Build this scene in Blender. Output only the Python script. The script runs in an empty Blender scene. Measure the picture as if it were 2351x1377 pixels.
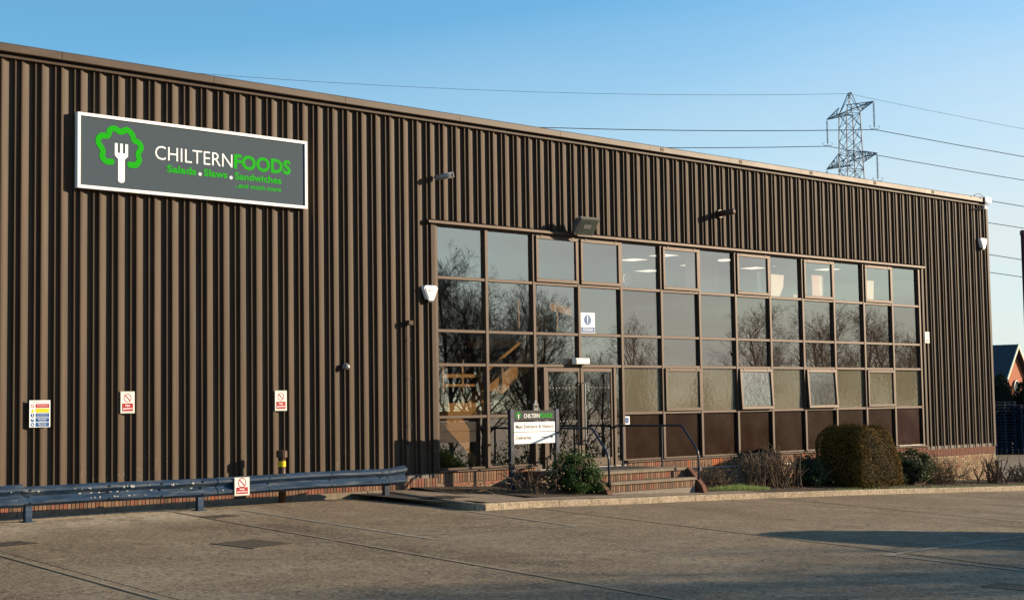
import bpy, bmesh, math, random
from math import sin, cos, pi, radians, exp, log, sqrt, atan2
from mathutils import Vector, Matrix, Quaternion

S = bpy.context.scene
COL = S.collection

# ------------------------------------------------------------------ camera
cam_d = bpy.data.cameras.new('camera')
cam_d.sensor_fit = 'HORIZONTAL'; cam_d.sensor_width = 36.0
cam_d.lens = 36.0 * 3520.0 / 2351.0
cam_d.clip_start = 0.1; cam_d.clip_end = 3000
cam = bpy.data.objects.new('camera', cam_d); COL.objects.link(cam)
YAW, PIT, ROL = 0.75756, 0.06936, -0.015865
_f = Vector((sin(YAW) * cos(PIT), cos(YAW) * cos(PIT), sin(PIT)))
_r0 = Vector((cos(YAW), -sin(YAW), 0)); _u0 = _r0.cross(_f)
_r = cos(ROL) * _r0 + sin(ROL) * _u0; _u = -sin(ROL) * _r0 + cos(ROL) * _u0
CAM = Vector((-20.9057, -24.4151, 1.8994))
M = Matrix((_r, _u, -_f)).transposed().to_4x4(); M.translation = CAM
cam.matrix_world = M
S.camera = cam

# ------------------------------------------------------------------ sun, sky, exposure
SUN = Vector((0.866 * cos(radians(14)), -0.5 * cos(radians(14)), sin(radians(14))))
sl = bpy.data.lights.new('sun', 'SUN'); sl.energy = 5.0; sl.angle = radians(0.55); sl.color = (1.0, 0.80, 0.57)
so = bpy.data.objects.new('sun', sl); COL.objects.link(so)
so.rotation_euler = SUN.to_track_quat('Z', 'Y').to_euler(); so.location = (40, -30, 40)
W = bpy.data.worlds.new('World'); S.world = W; W.use_nodes = True
nt = W.node_tree; nt.nodes.clear()
out = nt.nodes.new('ShaderNodeOutputWorld'); bg = nt.nodes.new('ShaderNodeBackground')
sky = nt.nodes.new('ShaderNodeTexSky'); sky.sky_type = 'NISHITA'; sky.sun_disc = False
sky.sun_elevation = radians(14); sky.sun_rotation = radians(120); sky.air_density = 1.0; sky.dust_density = 0.3; sky.ozone_density = 2.0
bg.inputs['Strength'].default_value = 0.084
# thin high cloud streaks
tc = nt.nodes.new('ShaderNodeTexCoord'); mp = nt.nodes.new('ShaderNodeMapping'); mp.inputs['Scale'].default_value = (1.0, 1.0, 5.0)
nz = nt.nodes.new('ShaderNodeTexNoise'); nz.inputs['Scale'].default_value = 2.2; nz.inputs['Detail'].default_value = 5; nz.inputs['Roughness'].default_value = 0.55
rp = nt.nodes.new('ShaderNodeValToRGB'); rp.color_ramp.elements[0].position = 0.30; rp.color_ramp.elements[1].position = 0.66
sep = nt.nodes.new('ShaderNodeSeparateXYZ')
hz = nt.nodes.new('ShaderNodeMapRange'); hz.inputs['From Min'].default_value = 0.225; hz.inputs['From Max'].default_value = 0.05
hz.inputs['To Min'].default_value = 0.0; hz.inputs['To Max'].default_value = 1.0; hz.clamp = True
mu = nt.nodes.new('ShaderNodeMath'); mu.operation = 'MULTIPLY'
mu2 = nt.nodes.new('ShaderNodeMath'); mu2.operation = 'MULTIPLY'; mu2.inputs[1].default_value = 1.0
mx = nt.nodes.new('ShaderNodeMix'); mx.data_type = 'RGBA'
mx.inputs[7].default_value = (4.9, 4.95, 4.9, 1)
L = nt.links.new
L(tc.outputs['Generated'], mp.inputs['Vector']); L(mp.outputs['Vector'], nz.inputs['Vector']); L(nz.outputs['Fac'], rp.inputs['Fac'])
dt = nt.nodes.new('ShaderNodeVectorMath'); dt.operation = 'DOT_PRODUCT'; dt.inputs[1].default_value = (-0.104, 0.060, 1.0)   # height, with the veil reaching higher toward the sun
L(tc.outputs['Generated'], dt.inputs[0]); L(dt.outputs['Value'], hz.inputs['Value'])
cl = nt.nodes.new('ShaderNodeMapRange'); cl.inputs['To Min'].default_value = 0.60   # thin haze veil everywhere low, thicker in streaks
L(rp.outputs['Color'], cl.inputs['Value']); L(cl.outputs['Result'], mu.inputs[0]); L(hz.outputs['Result'], mu.inputs[1]); L(mu.outputs[0], mu2.inputs[0])
L(mu2.outputs[0], mx.inputs[0]); 
tint = nt.nodes.new('ShaderNodeVectorMath'); tint.operation = 'MULTIPLY'; tint.inputs[1].default_value = (0.66, 1.10, 1.26)   # cools the sky colour: less red, more green and blue
L(sky.outputs['Color'], tint.inputs[0]); L(tint.outputs[0], mx.inputs[6])
L(mx.outputs[2], bg.inputs['Color']); L(bg.outputs[0], out.inputs[0])
S.view_settings.view_transform = 'Standard'; S.view_settings.look = 'None'
S.view_settings.exposure = 1.0; S.view_settings.gamma = 1.0; S.view_settings.use_curve_mapping = False
S.render.engine = 'CYCLES'
S.cycles.max_bounces = 7; S.cycles.transparent_max_bounces = 10; S.cycles.use_denoising = True

# ------------------------------------------------------------------ helpers
R = random.Random(7)


def tag(o, label=None, cat=None, group=None, kind=None):
    if label: o['label'] = label
    if cat: o['category'] = cat
    if group: o['group'] = group
    if kind: o['kind'] = kind
    return o


def thing(name, loc, label, cat, group=None, rz=0.0):
    o = bpy.data.objects.new(name, None); COL.objects.link(o)
    o.empty_display_size = 0.2; o.location = loc; o.rotation_euler = (0, 0, rz)
    return tag(o, label, cat, group)


def setting(name, loc=(0, 0, 0)):
    o = bpy.data.objects.new(name, None); COL.objects.link(o); o.location = loc
    o['kind'] = 'structure'
    return o


def origin_of(p):
    v = Vector((0, 0, 0))
    while p is not None:
        v += Vector(p.location); p = p.parent
    return v


class MB:
    """collects faces in world coordinates and links them as ONE mesh object"""
    def __init__(s): s.v = []; s.f = []; s.m = []; s.cur = 0; s.sm = []; s.smooth = False

    def add(s, vs, fs):
        n = len(s.v); s.v += [tuple(p) for p in vs]
        for f in fs:
            s.f.append([i + n for i in f]); s.m.append(s.cur); s.sm.append(s.smooth)
        return s

    def box(s, x0, x1, y0, y1, z0, z1, mat=None):
        vs = [(x0, y0, z0), (x1, y0, z0), (x1, y1, z0), (x0, y1, z0), (x0, y0, z1), (x1, y0, z1), (x1, y1, z1), (x0, y1, z1)]
        if mat is not None: vs = [mat @ Vector(p) for p in vs]
        return s.add(vs, [(0, 3, 2, 1), (4, 5, 6, 7), (0, 1, 5, 4), (1, 2, 6, 5), (2, 3, 7, 6), (3, 0, 4, 7)])

    def bbox(s, x0, x1, y0, y1, z0, z1, b=0.01, mat=None):
        """box with chamfered edges"""
        bm = bmesh.new()
        bmesh.ops.create_cube(bm, size=1.0)
        for v in bm.verts:
            v.co = Vector(((x0 + x1) / 2 + v.co.x * (x1 - x0), (y0 + y1) / 2 + v.co.y * (y1 - y0), (z0 + z1) / 2 + v.co.z * (z1 - z0)))
        bmesh.ops.bevel(bm, geom=bm.edges[:], offset=b, segments=1, affect='EDGES')
        bm.verts.index_update()
        vs = [(mat @ v.co) if mat is not None else v.co.copy() for v in bm.verts]
        fs = [[v.index for v in f.verts] for f in bm.faces]
        bm.free()
        return s.add(vs, fs)

    def prism(s, poly, axis, a, b):
        """poly: 2D outline; axis 'y': (x,z) swept y a..b, 'x': (y,z), 'z': (x,y)"""
        def P(p, t):
            return (p[0], t, p[1]) if axis == 'y' else (t, p[0], p[1]) if axis == 'x' else (p[0], p[1], t)
        n = len(poly)
        vs = [P(p, a) for p in poly] + [P(p, b) for p in poly]
        fs = [list(range(n)), list(range(2 * n - 1, n - 1, -1))] + [(i, i + n, (i + 1) % n + n, (i + 1) % n) for i in range(n)]
        return s.add(vs, fs)

    def tube(s, pts, rad, n=8, cap=True):
        pts = [Vector(p) for p in pts]
        if not hasattr(rad, '__len__'): rad = [rad] * len(pts)
        rings = []; ref = None
        for i, p in enumerate(pts):
            d = (pts[min(i + 1, len(pts) - 1)] - pts[max(i - 1, 0)])
            if d.length < 1e-9: d = Vector((0, 0, 1))
            d.normalize()
            if ref is None: ref = d.orthogonal().normalized()
            else:
                ref = ref - d * ref.dot(d)
                ref = ref.normalized() if ref.length > 1e-6 else d.orthogonal().normalized()
            b = d.cross(ref)
            rings.append([p + (ref * cos(2 * pi * k / n) + b * sin(2 * pi * k / n)) * rad[i] for k in range(n)])
        vs = [q for r in rings for q in r]; fs = []
        for i in range(len(pts) - 1):
            for k in range(n):
                fs.append((i * n + k, i * n + (k + 1) % n, (i + 1) * n + (k + 1) % n, (i + 1) * n + k))
        if cap: fs += [list(range(n - 1, -1, -1)), [(len(pts) - 1) * n + k for k in range(n)]]
        return s.add(vs, fs)

    def lathe(s, c, prof, n=16):
        vs = []; fs = []
        for r, z in prof:
            vs += [(c[0] + r * cos(2 * pi * k / n), c[1] + r * sin(2 * pi * k / n), c[2] + z) for k in range(n)]
        for i in range(len(prof) - 1):
            for k in range(n): fs.append((i * n + k, i * n + (k + 1) % n, (i + 1) * n + (k + 1) % n, (i + 1) * n + k))
        fs += [list(range(n - 1, -1, -1)), [(len(prof) - 1) * n + k for k in range(n)]]
        return s.add(vs, fs)

    def disc(s, c, r0, r1, t, n=28, face=-1):
        """ring or disc facing -y, centre c=(x,y,z), thickness t"""
        x, y, z = c
        ya, yb = y, y + t
        if r0 <= 0:
            return s.prism([(x + r1 * cos(2 * pi * k / n), z + r1 * sin(2 * pi * k / n)) for k in range(n)], 'y', ya, yb)
        vs = []; fs = []
        for k in range(n):
            a = 2 * pi * k / n
            for rr, yy in ((r0, ya), (r1, ya), (r0, yb), (r1, yb)): vs.append((x + rr * cos(a), yy, z + rr * sin(a)))
        for k in range(n):
            i = 4 * k; j = 4 * ((k + 1) % n)
            fs += [(i, i + 1, j + 1, j), (i + 1, i + 3, j + 3, j + 1), (i, j, j + 2, i + 2), (i + 2, j + 2, j + 3, i + 3)]
        return s.add(vs, fs)

    def build(s, name, mat, parent=None, origin=None):
        me = bpy.data.meshes.new(name)
        o_ = origin_of(parent) if parent is not None else Vector(origin or (0, 0, 0))
        me.from_pydata([(p[0] - o_.x, p[1] - o_.y, p[2] - o_.z) for p in s.v], [], s.f)
        mats = mat if isinstance(mat, (list, tuple)) else [mat]
        for m in mats: me.materials.append(m)
        if len(mats) > 1: me.polygons.foreach_set('material_index', s.m)
        if any(s.sm): me.polygons.foreach_set('use_smooth', s.sm)
        me.update()
        o = bpy.data.objects.new(name, me); COL.objects.link(o)
        if parent is not None: o.parent = parent
        else: o.location = o_
        return o


def inst(name, me, parent, loc, rot=(0, 0, 0), scale=(1, 1, 1)):
    o = bpy.data.objects.new(name, me); COL.objects.link(o); o.parent = parent
    o.location = Vector(loc) - origin_of(parent) if parent is not None else loc
    o.rotation_euler = rot; o.scale = scale
    return o


def copy_tree(o, parent=None):
    c = o.copy(); COL.objects.link(c)
    if parent is not None: c.parent = parent
    for ch in list(o.children): copy_tree(ch, c)
    return c


def mesh_of(o):
    """take the mesh of a temporary object"""
    me = o.data; bpy.data.objects.remove(o); return me


def lettering(name, text, x0, x1, zb, cap, y, mat, parent, bold=0.0, spacing=1.0, depth=0.003, center=False):
    """raised lettering facing -y, fitted to x0..x1 and cap height cap"""
    cu = bpy.data.curves.new(name, 'FONT'); cu.body = text; cu.size = 1.0; cu.offset = bold; cu.resolution_u = 3
    cu.space_character = spacing; cu.extrude = 0.5
    ob = bpy.data.objects.new(name, cu); COL.objects.link(ob)
    dg = bpy.context.evaluated_depsgraph_get()
    me = bpy.data.meshes.new_from_object(ob.evaluated_get(dg))
    bpy.data.objects.remove(ob)
    xs = [v.co.x for v in me.vertices]
    lo, hi = min(xs), max(xs)
    CAPH = 0.705
    sx = (x1 - x0) / (hi - lo); sz = cap / CAPH
    o_ = origin_of(parent)
    for v in me.vertices:
        x, yy, z = v.co
        v.co = (x0 + (x - lo) * sx - o_.x, y - depth * (z + 0.5) - o_.y, zb + yy * sz - o_.z)
    me.materials.clear(); me.materials.append(mat); me.name = name
    o = bpy.data.objects.new(name, me); COL.objects.link(o); o.parent = parent
    return o


# ------------------------------------------------------------------ materials
AF = 0.72   # albedo level matched to the exposure


def dim(c): return tuple(c) if max(c) > 0.6 else tuple(AF * k for k in c)


def nodes_of(name):
    m = bpy.data.materials.new(name); m.use_nodes = True
    t = m.node_tree; b = t.nodes['Principled BSDF']
    return m, t, b


def mat(name, col, rough=0.6, var=0.18, scale=6.0, bump=0.0, bscale=40.0, metal=0.0, spec=0.22, dirt=None, dirt_amt=0.0, dirt_scale=1.5, stretch=(1, 1, 1), perobj=0.0):
    m, t, b = nodes_of(name); N = t.nodes.new; K = t.links.new
    c = N('ShaderNodeTexCoord'); mp_ = N('ShaderNodeMapping'); mp_.inputs['Scale'].default_value = stretch
    K(c.outputs['Object'], mp_.inputs['Vector'])
    n = N('ShaderNodeTexNoise'); n.inputs['Scale'].default_value = scale; n.inputs['Detail'].default_value = 6; n.inputs['Roughness'].default_value = 0.6
    K(mp_.outputs[0], n.inputs['Vector'])
    r = N('ShaderNodeMapRange'); r.inputs['From Min'].default_value = 0.3; r.inputs['From Max'].default_value = 0.7
    r.inputs['To Min'].default_value = 1 - var; r.inputs['To Max'].default_value = 1 + var
    K(n.outputs['Fac'], r.inputs['Value'])
    v = N('ShaderNodeVectorMath'); v.operation = 'SCALE'; v.inputs[0].default_value = dim(col[:3])
    K(r.outputs[0], v.inputs['Scale'])
    last = v.outputs[0]
    if perobj:
        oi = N('ShaderNodeObjectInfo'); r2 = N('ShaderNodeMapRange')
        r2.inputs['To Min'].default_value = 1 - perobj; r2.inputs['To Max'].default_value = 1 + perobj
        K(oi.outputs['Random'], r2.inputs['Value'])
        v2 = N('ShaderNodeVectorMath'); v2.operation = 'SCALE'; K(last, v2.inputs[0]); K(r2.outputs[0], v2.inputs['Scale']); last = v2.outputs[0]
    if dirt:
        n2 = N('ShaderNodeTexNoise'); n2.inputs['Scale'].default_value = dirt_scale; n2.inputs['Detail'].default_value = 8; n2.inputs['Roughness'].default_value = 0.68
        K(mp_.outputs[0], n2.inputs['Vector'])
        r3 = N('ShaderNodeMapRange'); r3.inputs['From Min'].default_value = 0.5; r3.inputs['From Max'].default_value = 0.72; r3.inputs['To Max'].default_value = dirt_amt
        K(n2.outputs['Fac'], r3.inputs['Value'])
        x = N('ShaderNodeMix'); x.data_type = 'RGBA'; K(r3.outputs[0], x.inputs[0]); K(last, x.inputs[6]); x.inputs[7].default_value = (*dim(dirt), 1); last = x.outputs[2]
    K(last, b.inputs['Base Color'])
    b.inputs['Metallic'].default_value = metal; b.inputs['Specular IOR Level'].default_value = spec
    rr = N('ShaderNodeMapRange'); rr.inputs['To Min'].default_value = max(0.02, rough - 0.1); rr.inputs['To Max'].default_value = min(1, rough + 0.1)
    K(n.outputs['Fac'], rr.inputs['Value']); K(rr.outputs[0], b.inputs['Roughness'])
    if bump:
        n3 = N('ShaderNodeTexNoise'); n3.inputs['Scale'].default_value = bscale; n3.inputs['Detail'].default_value = 4
        K(mp_.outputs[0], n3.inputs['Vector'])
        bp = N('ShaderNodeBump'); bp.inputs['Strength'].default_value = bump; bp.inputs['Distance'].default_value = 0.02
        K(n3.outputs['Fac'], bp.inputs['Height']); K(bp.outputs[0], b.inputs['Normal'])
    return m


def plain(name, col, rough=0.55, spec=0.2):
    return mat(name, col, rough, var=0.05, scale=9, spec=spec)


def glass_mat(name, ior, tint, wav=0.004, wscale=1.6):
    m = bpy.data.materials.new(name); m.use_nodes = True; t = m.node_tree; t.nodes.clear(); N = t.nodes.new; K = t.links.new
    o = N('ShaderNodeOutputMaterial'); g = N('ShaderNodeBsdfGlossy'); g.inputs['Roughness'].default_value = 0.0; g.inputs['Color'].default_value = (0.98, 0.94, 0.90, 1)
    tr = N('ShaderNodeBsdfTransparent'); tr.inputs['Color'].default_value = (*tint, 1)
    fr = N('ShaderNodeFresnel'); fr.inputs['IOR'].default_value = ior
    ge = N('ShaderNodeNewGeometry'); inv = N('ShaderNodeMath'); inv.operation = 'SUBTRACT'; inv.inputs[0].default_value = 1.0; K(ge.outputs['Backfacing'], inv.inputs[1])
    ff = N('ShaderNodeMath'); ff.operation = 'MULTIPLY'; K(fr.outputs[0], ff.inputs[0]); K(inv.outputs[0], ff.inputs[1])
    mix = N('ShaderNodeMixShader'); K(ff.outputs[0], mix.inputs[0]); K(tr.outputs[0], mix.inputs[1]); K(g.outputs[0], mix.inputs[2]); K(mix.outputs[0], o.inputs[0])
    c = N('ShaderNodeTexCoord'); n = N('ShaderNodeTexNoise'); n.inputs['Scale'].default_value = wscale; n.inputs['Detail'].default_value = 2
    K(c.outputs['Object'], n.inputs['Vector'])
    bp = N('ShaderNodeBump'); bp.inputs['Strength'].default_value = wav; bp.inputs['Distance'].default_value = 0.1
    K(n.outputs['Fac'], bp.inputs['Height']); K(bp.outputs[0], g.inputs['Normal'])
    return m


def backed_glass(name, col, ior, wav=0.004, wscale=1.6, streak=None):
    """glass with an opaque backing: coated body colour under a mirror-smooth face"""
    m = bpy.data.materials.new(name); m.use_nodes = True; t = m.node_tree; t.nodes.clear(); N = t.nodes.new; K = t.links.new
    o = N('ShaderNodeOutputMaterial'); g = N('ShaderNodeBsdfGlossy'); g.inputs['Roughness'].default_value = 0.0; g.inputs['Color'].default_value = (0.98, 0.92, 0.88, 1)
    d = N('ShaderNodeBsdfDiffuse')
    c = N('ShaderNodeTexCoord')
    n2 = N('ShaderNodeTexNoise'); n2.inputs['Scale'].default_value = 3; n2.inputs['Detail'].default_value = 5
    mp_ = N('ShaderNodeMapping'); mp_.inputs['Scale'].default_value = (3, 1, 0.5) if streak else (1, 1, 1)
    K(c.outputs['Object'], mp_.inputs[0]); K(mp_.outputs[0], n2.inputs['Vector'])
    r = N('ShaderNodeMapRange'); r.inputs['To Min'].default_value = 0.8; r.inputs['To Max'].default_value = 1.2; K(n2.outputs['Fac'], r.inputs['Value'])
    v = N('ShaderNodeVectorMath'); v.operation = 'SCALE'; v.inputs[0].default_value = dim(col); K(r.outputs[0], v.inputs['Scale']); K(v.outputs[0], d.inputs['Color'])
    fr = N('ShaderNodeFresnel'); fr.inputs['IOR'].default_value = ior
    ge = N('ShaderNodeNewGeometry'); inv = N('ShaderNodeMath'); inv.operation = 'SUBTRACT'; inv.inputs[0].default_value = 1.0; K(ge.outputs['Backfacing'], inv.inputs[1])
    ff = N('ShaderNodeMath'); ff.operation = 'MULTIPLY'; K(fr.outputs[0], ff.inputs[0]); K(inv.outputs[0], ff.inputs[1])
    mix = N('ShaderNodeMixShader'); K(ff.outputs[0], mix.inputs[0]); K(d.outputs[0], mix.inputs[1]); K(g.outputs[0], mix.inputs[2]); K(mix.outputs[0], o.inputs[0])
    n = N('ShaderNodeTexNoise'); n.inputs['Scale'].default_value = wscale; n.inputs['Detail'].default_value = 2
    K(c.outputs['Object'], n.inputs['Vector'])
    bp = N('ShaderNodeBump'); bp.inputs['Strength'].default_value = wav; bp.inputs['Distance'].default_value = 0.1
    K(n.outputs['Fac'], bp.inputs['Height']); K(bp.outputs[0], g.inputs['Normal'])
    return m


def leaf_mat(name, c1, c2, rough=0.55, trans=0.25, spec=0.12):
    """leaf colour varies leaf by leaf (random per mesh island)"""
    m, t, b = nodes_of(name); N = t.nodes.new; K = t.links.new
    g = N('ShaderNodeNewGeometry'); x = N('ShaderNodeMix'); x.data_type = 'RGBA'
    K(g.outputs['Random Per Island'], x.inputs[0]); x.inputs[6].default_value = (*[.85 * k for k in c1], 1); x.inputs[7].default_value = (*[.85 * k for k in c2], 1)
    K(x.outputs[2], b.inputs['Base Color']); b.inputs['Roughness'].default_value = rough; b.inputs['Specular IOR Level'].default_value = spec
    tl = N('ShaderNodeBsdfTranslucent'); K(x.outputs[2], tl.inputs['Color'])
    ms = N('ShaderNodeMixShader'); ms.inputs[0].default_value = trans
    K(b.outputs[0], ms.inputs[1]); K(tl.outputs[0], ms.inputs[2]); K(ms.outputs[0], t.nodes['Material Output'].inputs[0])
    return m


def concrete_mat(name, base, light, dark, dusty=False):
    base, light, dark = dim(base), dim(light), dim(dark)
    m, t, b = nodes_of(name); N = t.nodes.new; K = t.links.new
    geo = N('ShaderNodeNewGeometry')

    def noise(scale, det=6, rough=0.6, mapping=None):
        n = N('ShaderNodeTexNoise'); n.inputs['Scale'].default_value = scale; n.inputs['Detail'].default_value = det; n.inputs['Roughness'].default_value = rough
        if mapping:
            mp_ = N('ShaderNodeMapping'); mp_.inputs['Scale'].default_value = mapping[0]; mp_.inputs['Rotation'].default_value = (0, 0, mapping[1]); K(geo.outputs['Position'], mp_.inputs[0]); K(mp_.outputs[0], n.inputs['Vector'])
        else: K(geo.outputs['Position'], n.inputs['Vector'])
        return n.outputs['Fac']

    def rng(v, a, bb, c, d):
        r = N('ShaderNodeMapRange'); r.inputs[1].default_value = a; r.inputs[2].default_value = bb; r.inputs[3].default_value = c; r.inputs[4].default_value = d; K(v, r.inputs[0]); return r.outputs[0]

    def mixc(f, a, bb):
        x = N('ShaderNodeMix'); x.data_type = 'RGBA'; K(f, x.inputs[0])
        for i, q in ((6, a), (7, bb)):
            if isinstance(q, tuple): x.inputs[i].default_value = (*q, 1)
            else: K(q, x.inputs[i])
        return x.outputs[2]
    c = mixc(rng(noise(0.22, 7, 0.62), 0.46, 0.60, 0, 0.85), base, light)
    c = mixc(rng(noise(0.5, 8, 0.66, ((1.0, 0.35, 1), 0.5)), 0.50, 0.64, 0, 0.75), c, dark)
    c = mixc(rng(noise(2.6, 6, 0.7), 0.52, 0.66, 0, 0.45), c, dark)
    c = mixc(rng(noise(1.1, 6, 0.7), 0.53, 0.64, 0, 0.7), c, light)
    if dusty:   # pale dust swept up along the foot of the wall, and broad worn patches
        sx = N('ShaderNodeSeparateXYZ'); K(geo.outputs['Position'], sx.inputs[0])
        a1 = N('ShaderNodeMath'); a1.operation = 'MULTIPLY'; K(rng(sx.outputs['Y'], -3.4, -1.5, 0, 1), a1.inputs[0]); K(rng(sx.outputs['X'], -5.0, -7.0, 0.1, 1), a1.inputs[1])
        a2 = N('ShaderNodeMath'); a2.operation = 'MULTIPLY'; K(a1.outputs[0], a2.inputs[0]); K(rng(noise(1.3, 6, 0.7), 0.38, 0.55, 0.35, 1.0), a2.inputs[1])
        c = mixc(a2.outputs[0], c, (0.50, 0.42, 0.30))
        c = mixc(rng(noise(0.12, 5, 0.6), 0.45, 0.62, 0, 0.5), c, tuple(0.72 * k for k in base))
    gr = noise(9, 6, 0.95); gr2 = noise(21, 4, 0.9)
    c = mixc(rng(gr, 0.51, 0.57, 0, 0.85), c, tuple(0.7 * k for k in dark))
    c = mixc(rng(gr2, 0.53, 0.59, 0, 0.85), c, tuple(1.35 * k for k in light))
    K(c, b.inputs['Base Color']); b.inputs['Roughness'].default_value = 0.9; b.inputs['Specular IOR Level'].default_value = 0.12
    bp = N('ShaderNodeBump'); bp.inputs['Strength'].default_value = 0.5; bp.inputs['Distance'].default_value = 0.01; K(gr, bp.inputs['Height'])
    bp2 = N('ShaderNodeBump'); bp2.inputs['Strength'].default_value = 0.35; bp2.inputs['Distance'].default_value = 0.02; K(noise(7, 4), bp2.inputs['Height']); K(bp2.outputs[0], bp.inputs['Normal'])
    K(bp.outputs[0], b.inputs['Normal'])
    return m


def emit(name, col, s):
    m = bpy.data.materials.new(name); m.use_nodes = True; b = m.node_tree.nodes['Principled BSDF']
    b.inputs['Base Color'].default_value = (0.8, 0.8, 0.8, 1); b.inputs['Emission Color'].default_value = (*col, 1); b.inputs['Emission Strength'].default_value = s
    return m


m_clad = mat('brown_coated_steel', (0.080, 0.053, 0.034), 0.55, 0.14, 2.2, dirt=(0.108, 0.078, 0.054), dirt_amt=0.45, dirt_scale=1.4, stretch=(3, 3, 0.35), spec=0.12, perobj=0.06)
def scuffs(m):
    """pale knocks and splashes low on the wall"""
    t = m.node_tree; N = t.nodes.new; K = t.links.new; b = t.nodes['Principled BSDF']
    src = b.inputs['Base Color'].links[0].from_socket
    g_ = N('ShaderNodeNewGeometry'); sx = N('ShaderNodeSeparateXYZ'); K(g_.outputs['Position'], sx.inputs[0])

    def rng(v, a, c, d, e):
        r = N('ShaderNodeMapRange'); r.inputs[1].default_value = a; r.inputs[2].default_value = c; r.inputs[3].default_value = d; r.inputs[4].default_value = e; K(v, r.inputs[0]); return r.outputs[0]

    def mul(a, c):
        q = N('ShaderNodeMath'); q.operation = 'MULTIPLY'; K(a, q.inputs[0]); K(c, q.inputs[1]); return q.outputs[0]

    def noise(sc, det):
        n = N('ShaderNodeTexNoise'); n.inputs['Scale'].default_value = sc; n.inputs['Detail'].default_value = det; n.inputs['Roughness'].default_value = 0.75; K(g_.outputs['Position'], n.inputs['Vector']); return n.outputs['Fac']
    f = mul(mul(rng(sx.outputs['Z'], 1.5, 0.6, 0, 1), rng(noise(1.1, 2), 0.5, 0.62, 0.05, 1)), rng(noise(17, 6), 0.56, 0.64, 0, 0.85))
    x = N('ShaderNodeMix'); x.data_type = 'RGBA'; K(f, x.inputs[0]); K(src, x.inputs[6]); x.inputs[7].default_value = (0.20, 0.175, 0.145, 1)
    # fine pale chalking in long vertical runs
    mp_ = N('ShaderNodeMapping'); mp_.inputs['Scale'].default_value = (7, 7, 0.25); K(g_.outputs['Position'], mp_.inputs[0])
    n = N('ShaderNodeTexNoise'); n.inputs['Scale'].default_value = 1.6; n.inputs['Detail'].default_value = 7; K(mp_.outputs[0], n.inputs['Vector'])
    sc = N('ShaderNodeVectorMath'); sc.operation = 'SCALE'; K(x.outputs[2], sc.inputs[0]); K(rng(n.outputs['Fac'], 0.35, 0.65, 0.84, 1.18), sc.inputs['Scale'])
    K(sc.outputs[0], b.inputs['Base Color'])


scuffs(m_clad)
m_fascia = mat('brown_fascia_coating', (0.098, 0.067, 0.045), 0.5, 0.10, 1.5, dirt=(0.25, 0.2, 0.15), dirt_amt=0.3, stretch=(0.6, 2, 2), spec=0.2)
m_frame = mat('brown_anodised_aluminium', (0.084, 0.056, 0.039), 0.5, 0.15, 3, dirt=(0.128, 0.094, 0.068), dirt_amt=0.4, dirt_scale=3, metal=0.25)
m_dark = plain('black_gasket', (0.015, 0.013, 0.012), 0.6)
m_glass = glass_mat('tinted_glass', 4.0, (0.92, 0.88, 0.81))
m_glass_office = glass_mat('tinted_office_glass', 4.3, (0.92, 0.90, 0.87), 0.003)
m_span = backed_glass('grey_spandrel_glass', (0.045, 0.030, 0.024), 3.1)
m_olive = backed_glass('olive_obscured_glass', (0.165, 0.145, 0.098), 2.1, 0.012, 9, streak=True)
m_film = backed_glass('silver_film_glass', (0.12, 0.115, 0.10), 2.4, 0.02, 7, streak=True)
m_skypane = backed_glass('sky_bright_pane_glass', (0.20, 0.19, 0.165), 5.0, 0.02, 7)  # paler and more mirror-like than its neighbours to imitate a bright sky reflection
m_brownpan = mat('brown_gloss_panel', (0.030, 0.0145, 0.0085), 0.2, 0.10, 1.5, spec=0.10)
m_redpan = mat('red_brown_gloss_panel', (0.032, 0.0105, 0.0075), 0.2, 0.10, 1.5, spec=0.10)
m_mortar = mat('mortar', (0.27, 0.235, 0.19), 0.9, 0.2, 12, bump=0.3)
m_brick = mat('buff_brick', (0.27, 0.158, 0.095), 0.85, 0.25, 14, bump=0.5, perobj=0.28)
m_brick2 = mat('red_brick', (0.28, 0.112, 0.070), 0.85, 0.25, 14, bump=0.5, perobj=0.25)
m_brick3 = mat('brown_brick', (0.165, 0.105, 0.072), 0.85, 0.25, 14, bump=0.5, perobj=0.25)
m_brickw = mat('yellow_stock_brick', (0.36, 0.25, 0.135), 0.88, 0.35, 6, bump=0.5)
m_cheek = mat('red_brown_cheek_brick', (0.16, 0.070, 0.045), 0.85, 0.35, 16, bump=0.6)
m_orange = mat('fresh_orange_brick', (0.46, 0.13, 0.045), 0.8, 0.15, 14, bump=0.4, perobj=0.12)
m_yard = concrete_mat('yard_concrete', (0.265, 0.200, 0.128), (0.40, 0.32, 0.215), (0.098, 0.076, 0.054), True)
m_edge = mat('pale_mortar_edging', (0.34, 0.27, 0.18), 0.9, 0.2, 9, dirt=(0.20, 0.155, 0.10), dirt_amt=1.0, dirt_scale=1.2)
m_joint = mat('joint_sealant', (0.055, 0.048, 0.042), 0.9, 0.3, 5)
m_pave = concrete_mat('pavement_concrete', (0.31, 0.235, 0.17), (0.38, 0.30, 0.22), (0.19, 0.15, 0.115))
m_kerb = concrete_mat('kerb_concrete', (0.36, 0.29, 0.20), (0.44, 0.36, 0.26), (0.22, 0.18, 0.13))
m_slab = mat('step_slab_concrete', (0.26, 0.21, 0.15), 0.88, 0.3, 5, bump=0.35)
m_soil = mat('dark_soil', (0.075, 0.055, 0.038), 0.95, 0.5, 9, bump=0.9, bscale=25)
m_iron = mat('cast_iron', (0.175, 0.135, 0.095), 0.85, 0.3, 20, bump=0.5, bscale=90)
m_line = mat('worn_white_paint', (0.36, 0.32, 0.25), 0.9, 0.22, 10, dirt=(0.22, 0.17, 0.11), dirt_amt=1.0, dirt_scale=2.2)
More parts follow.
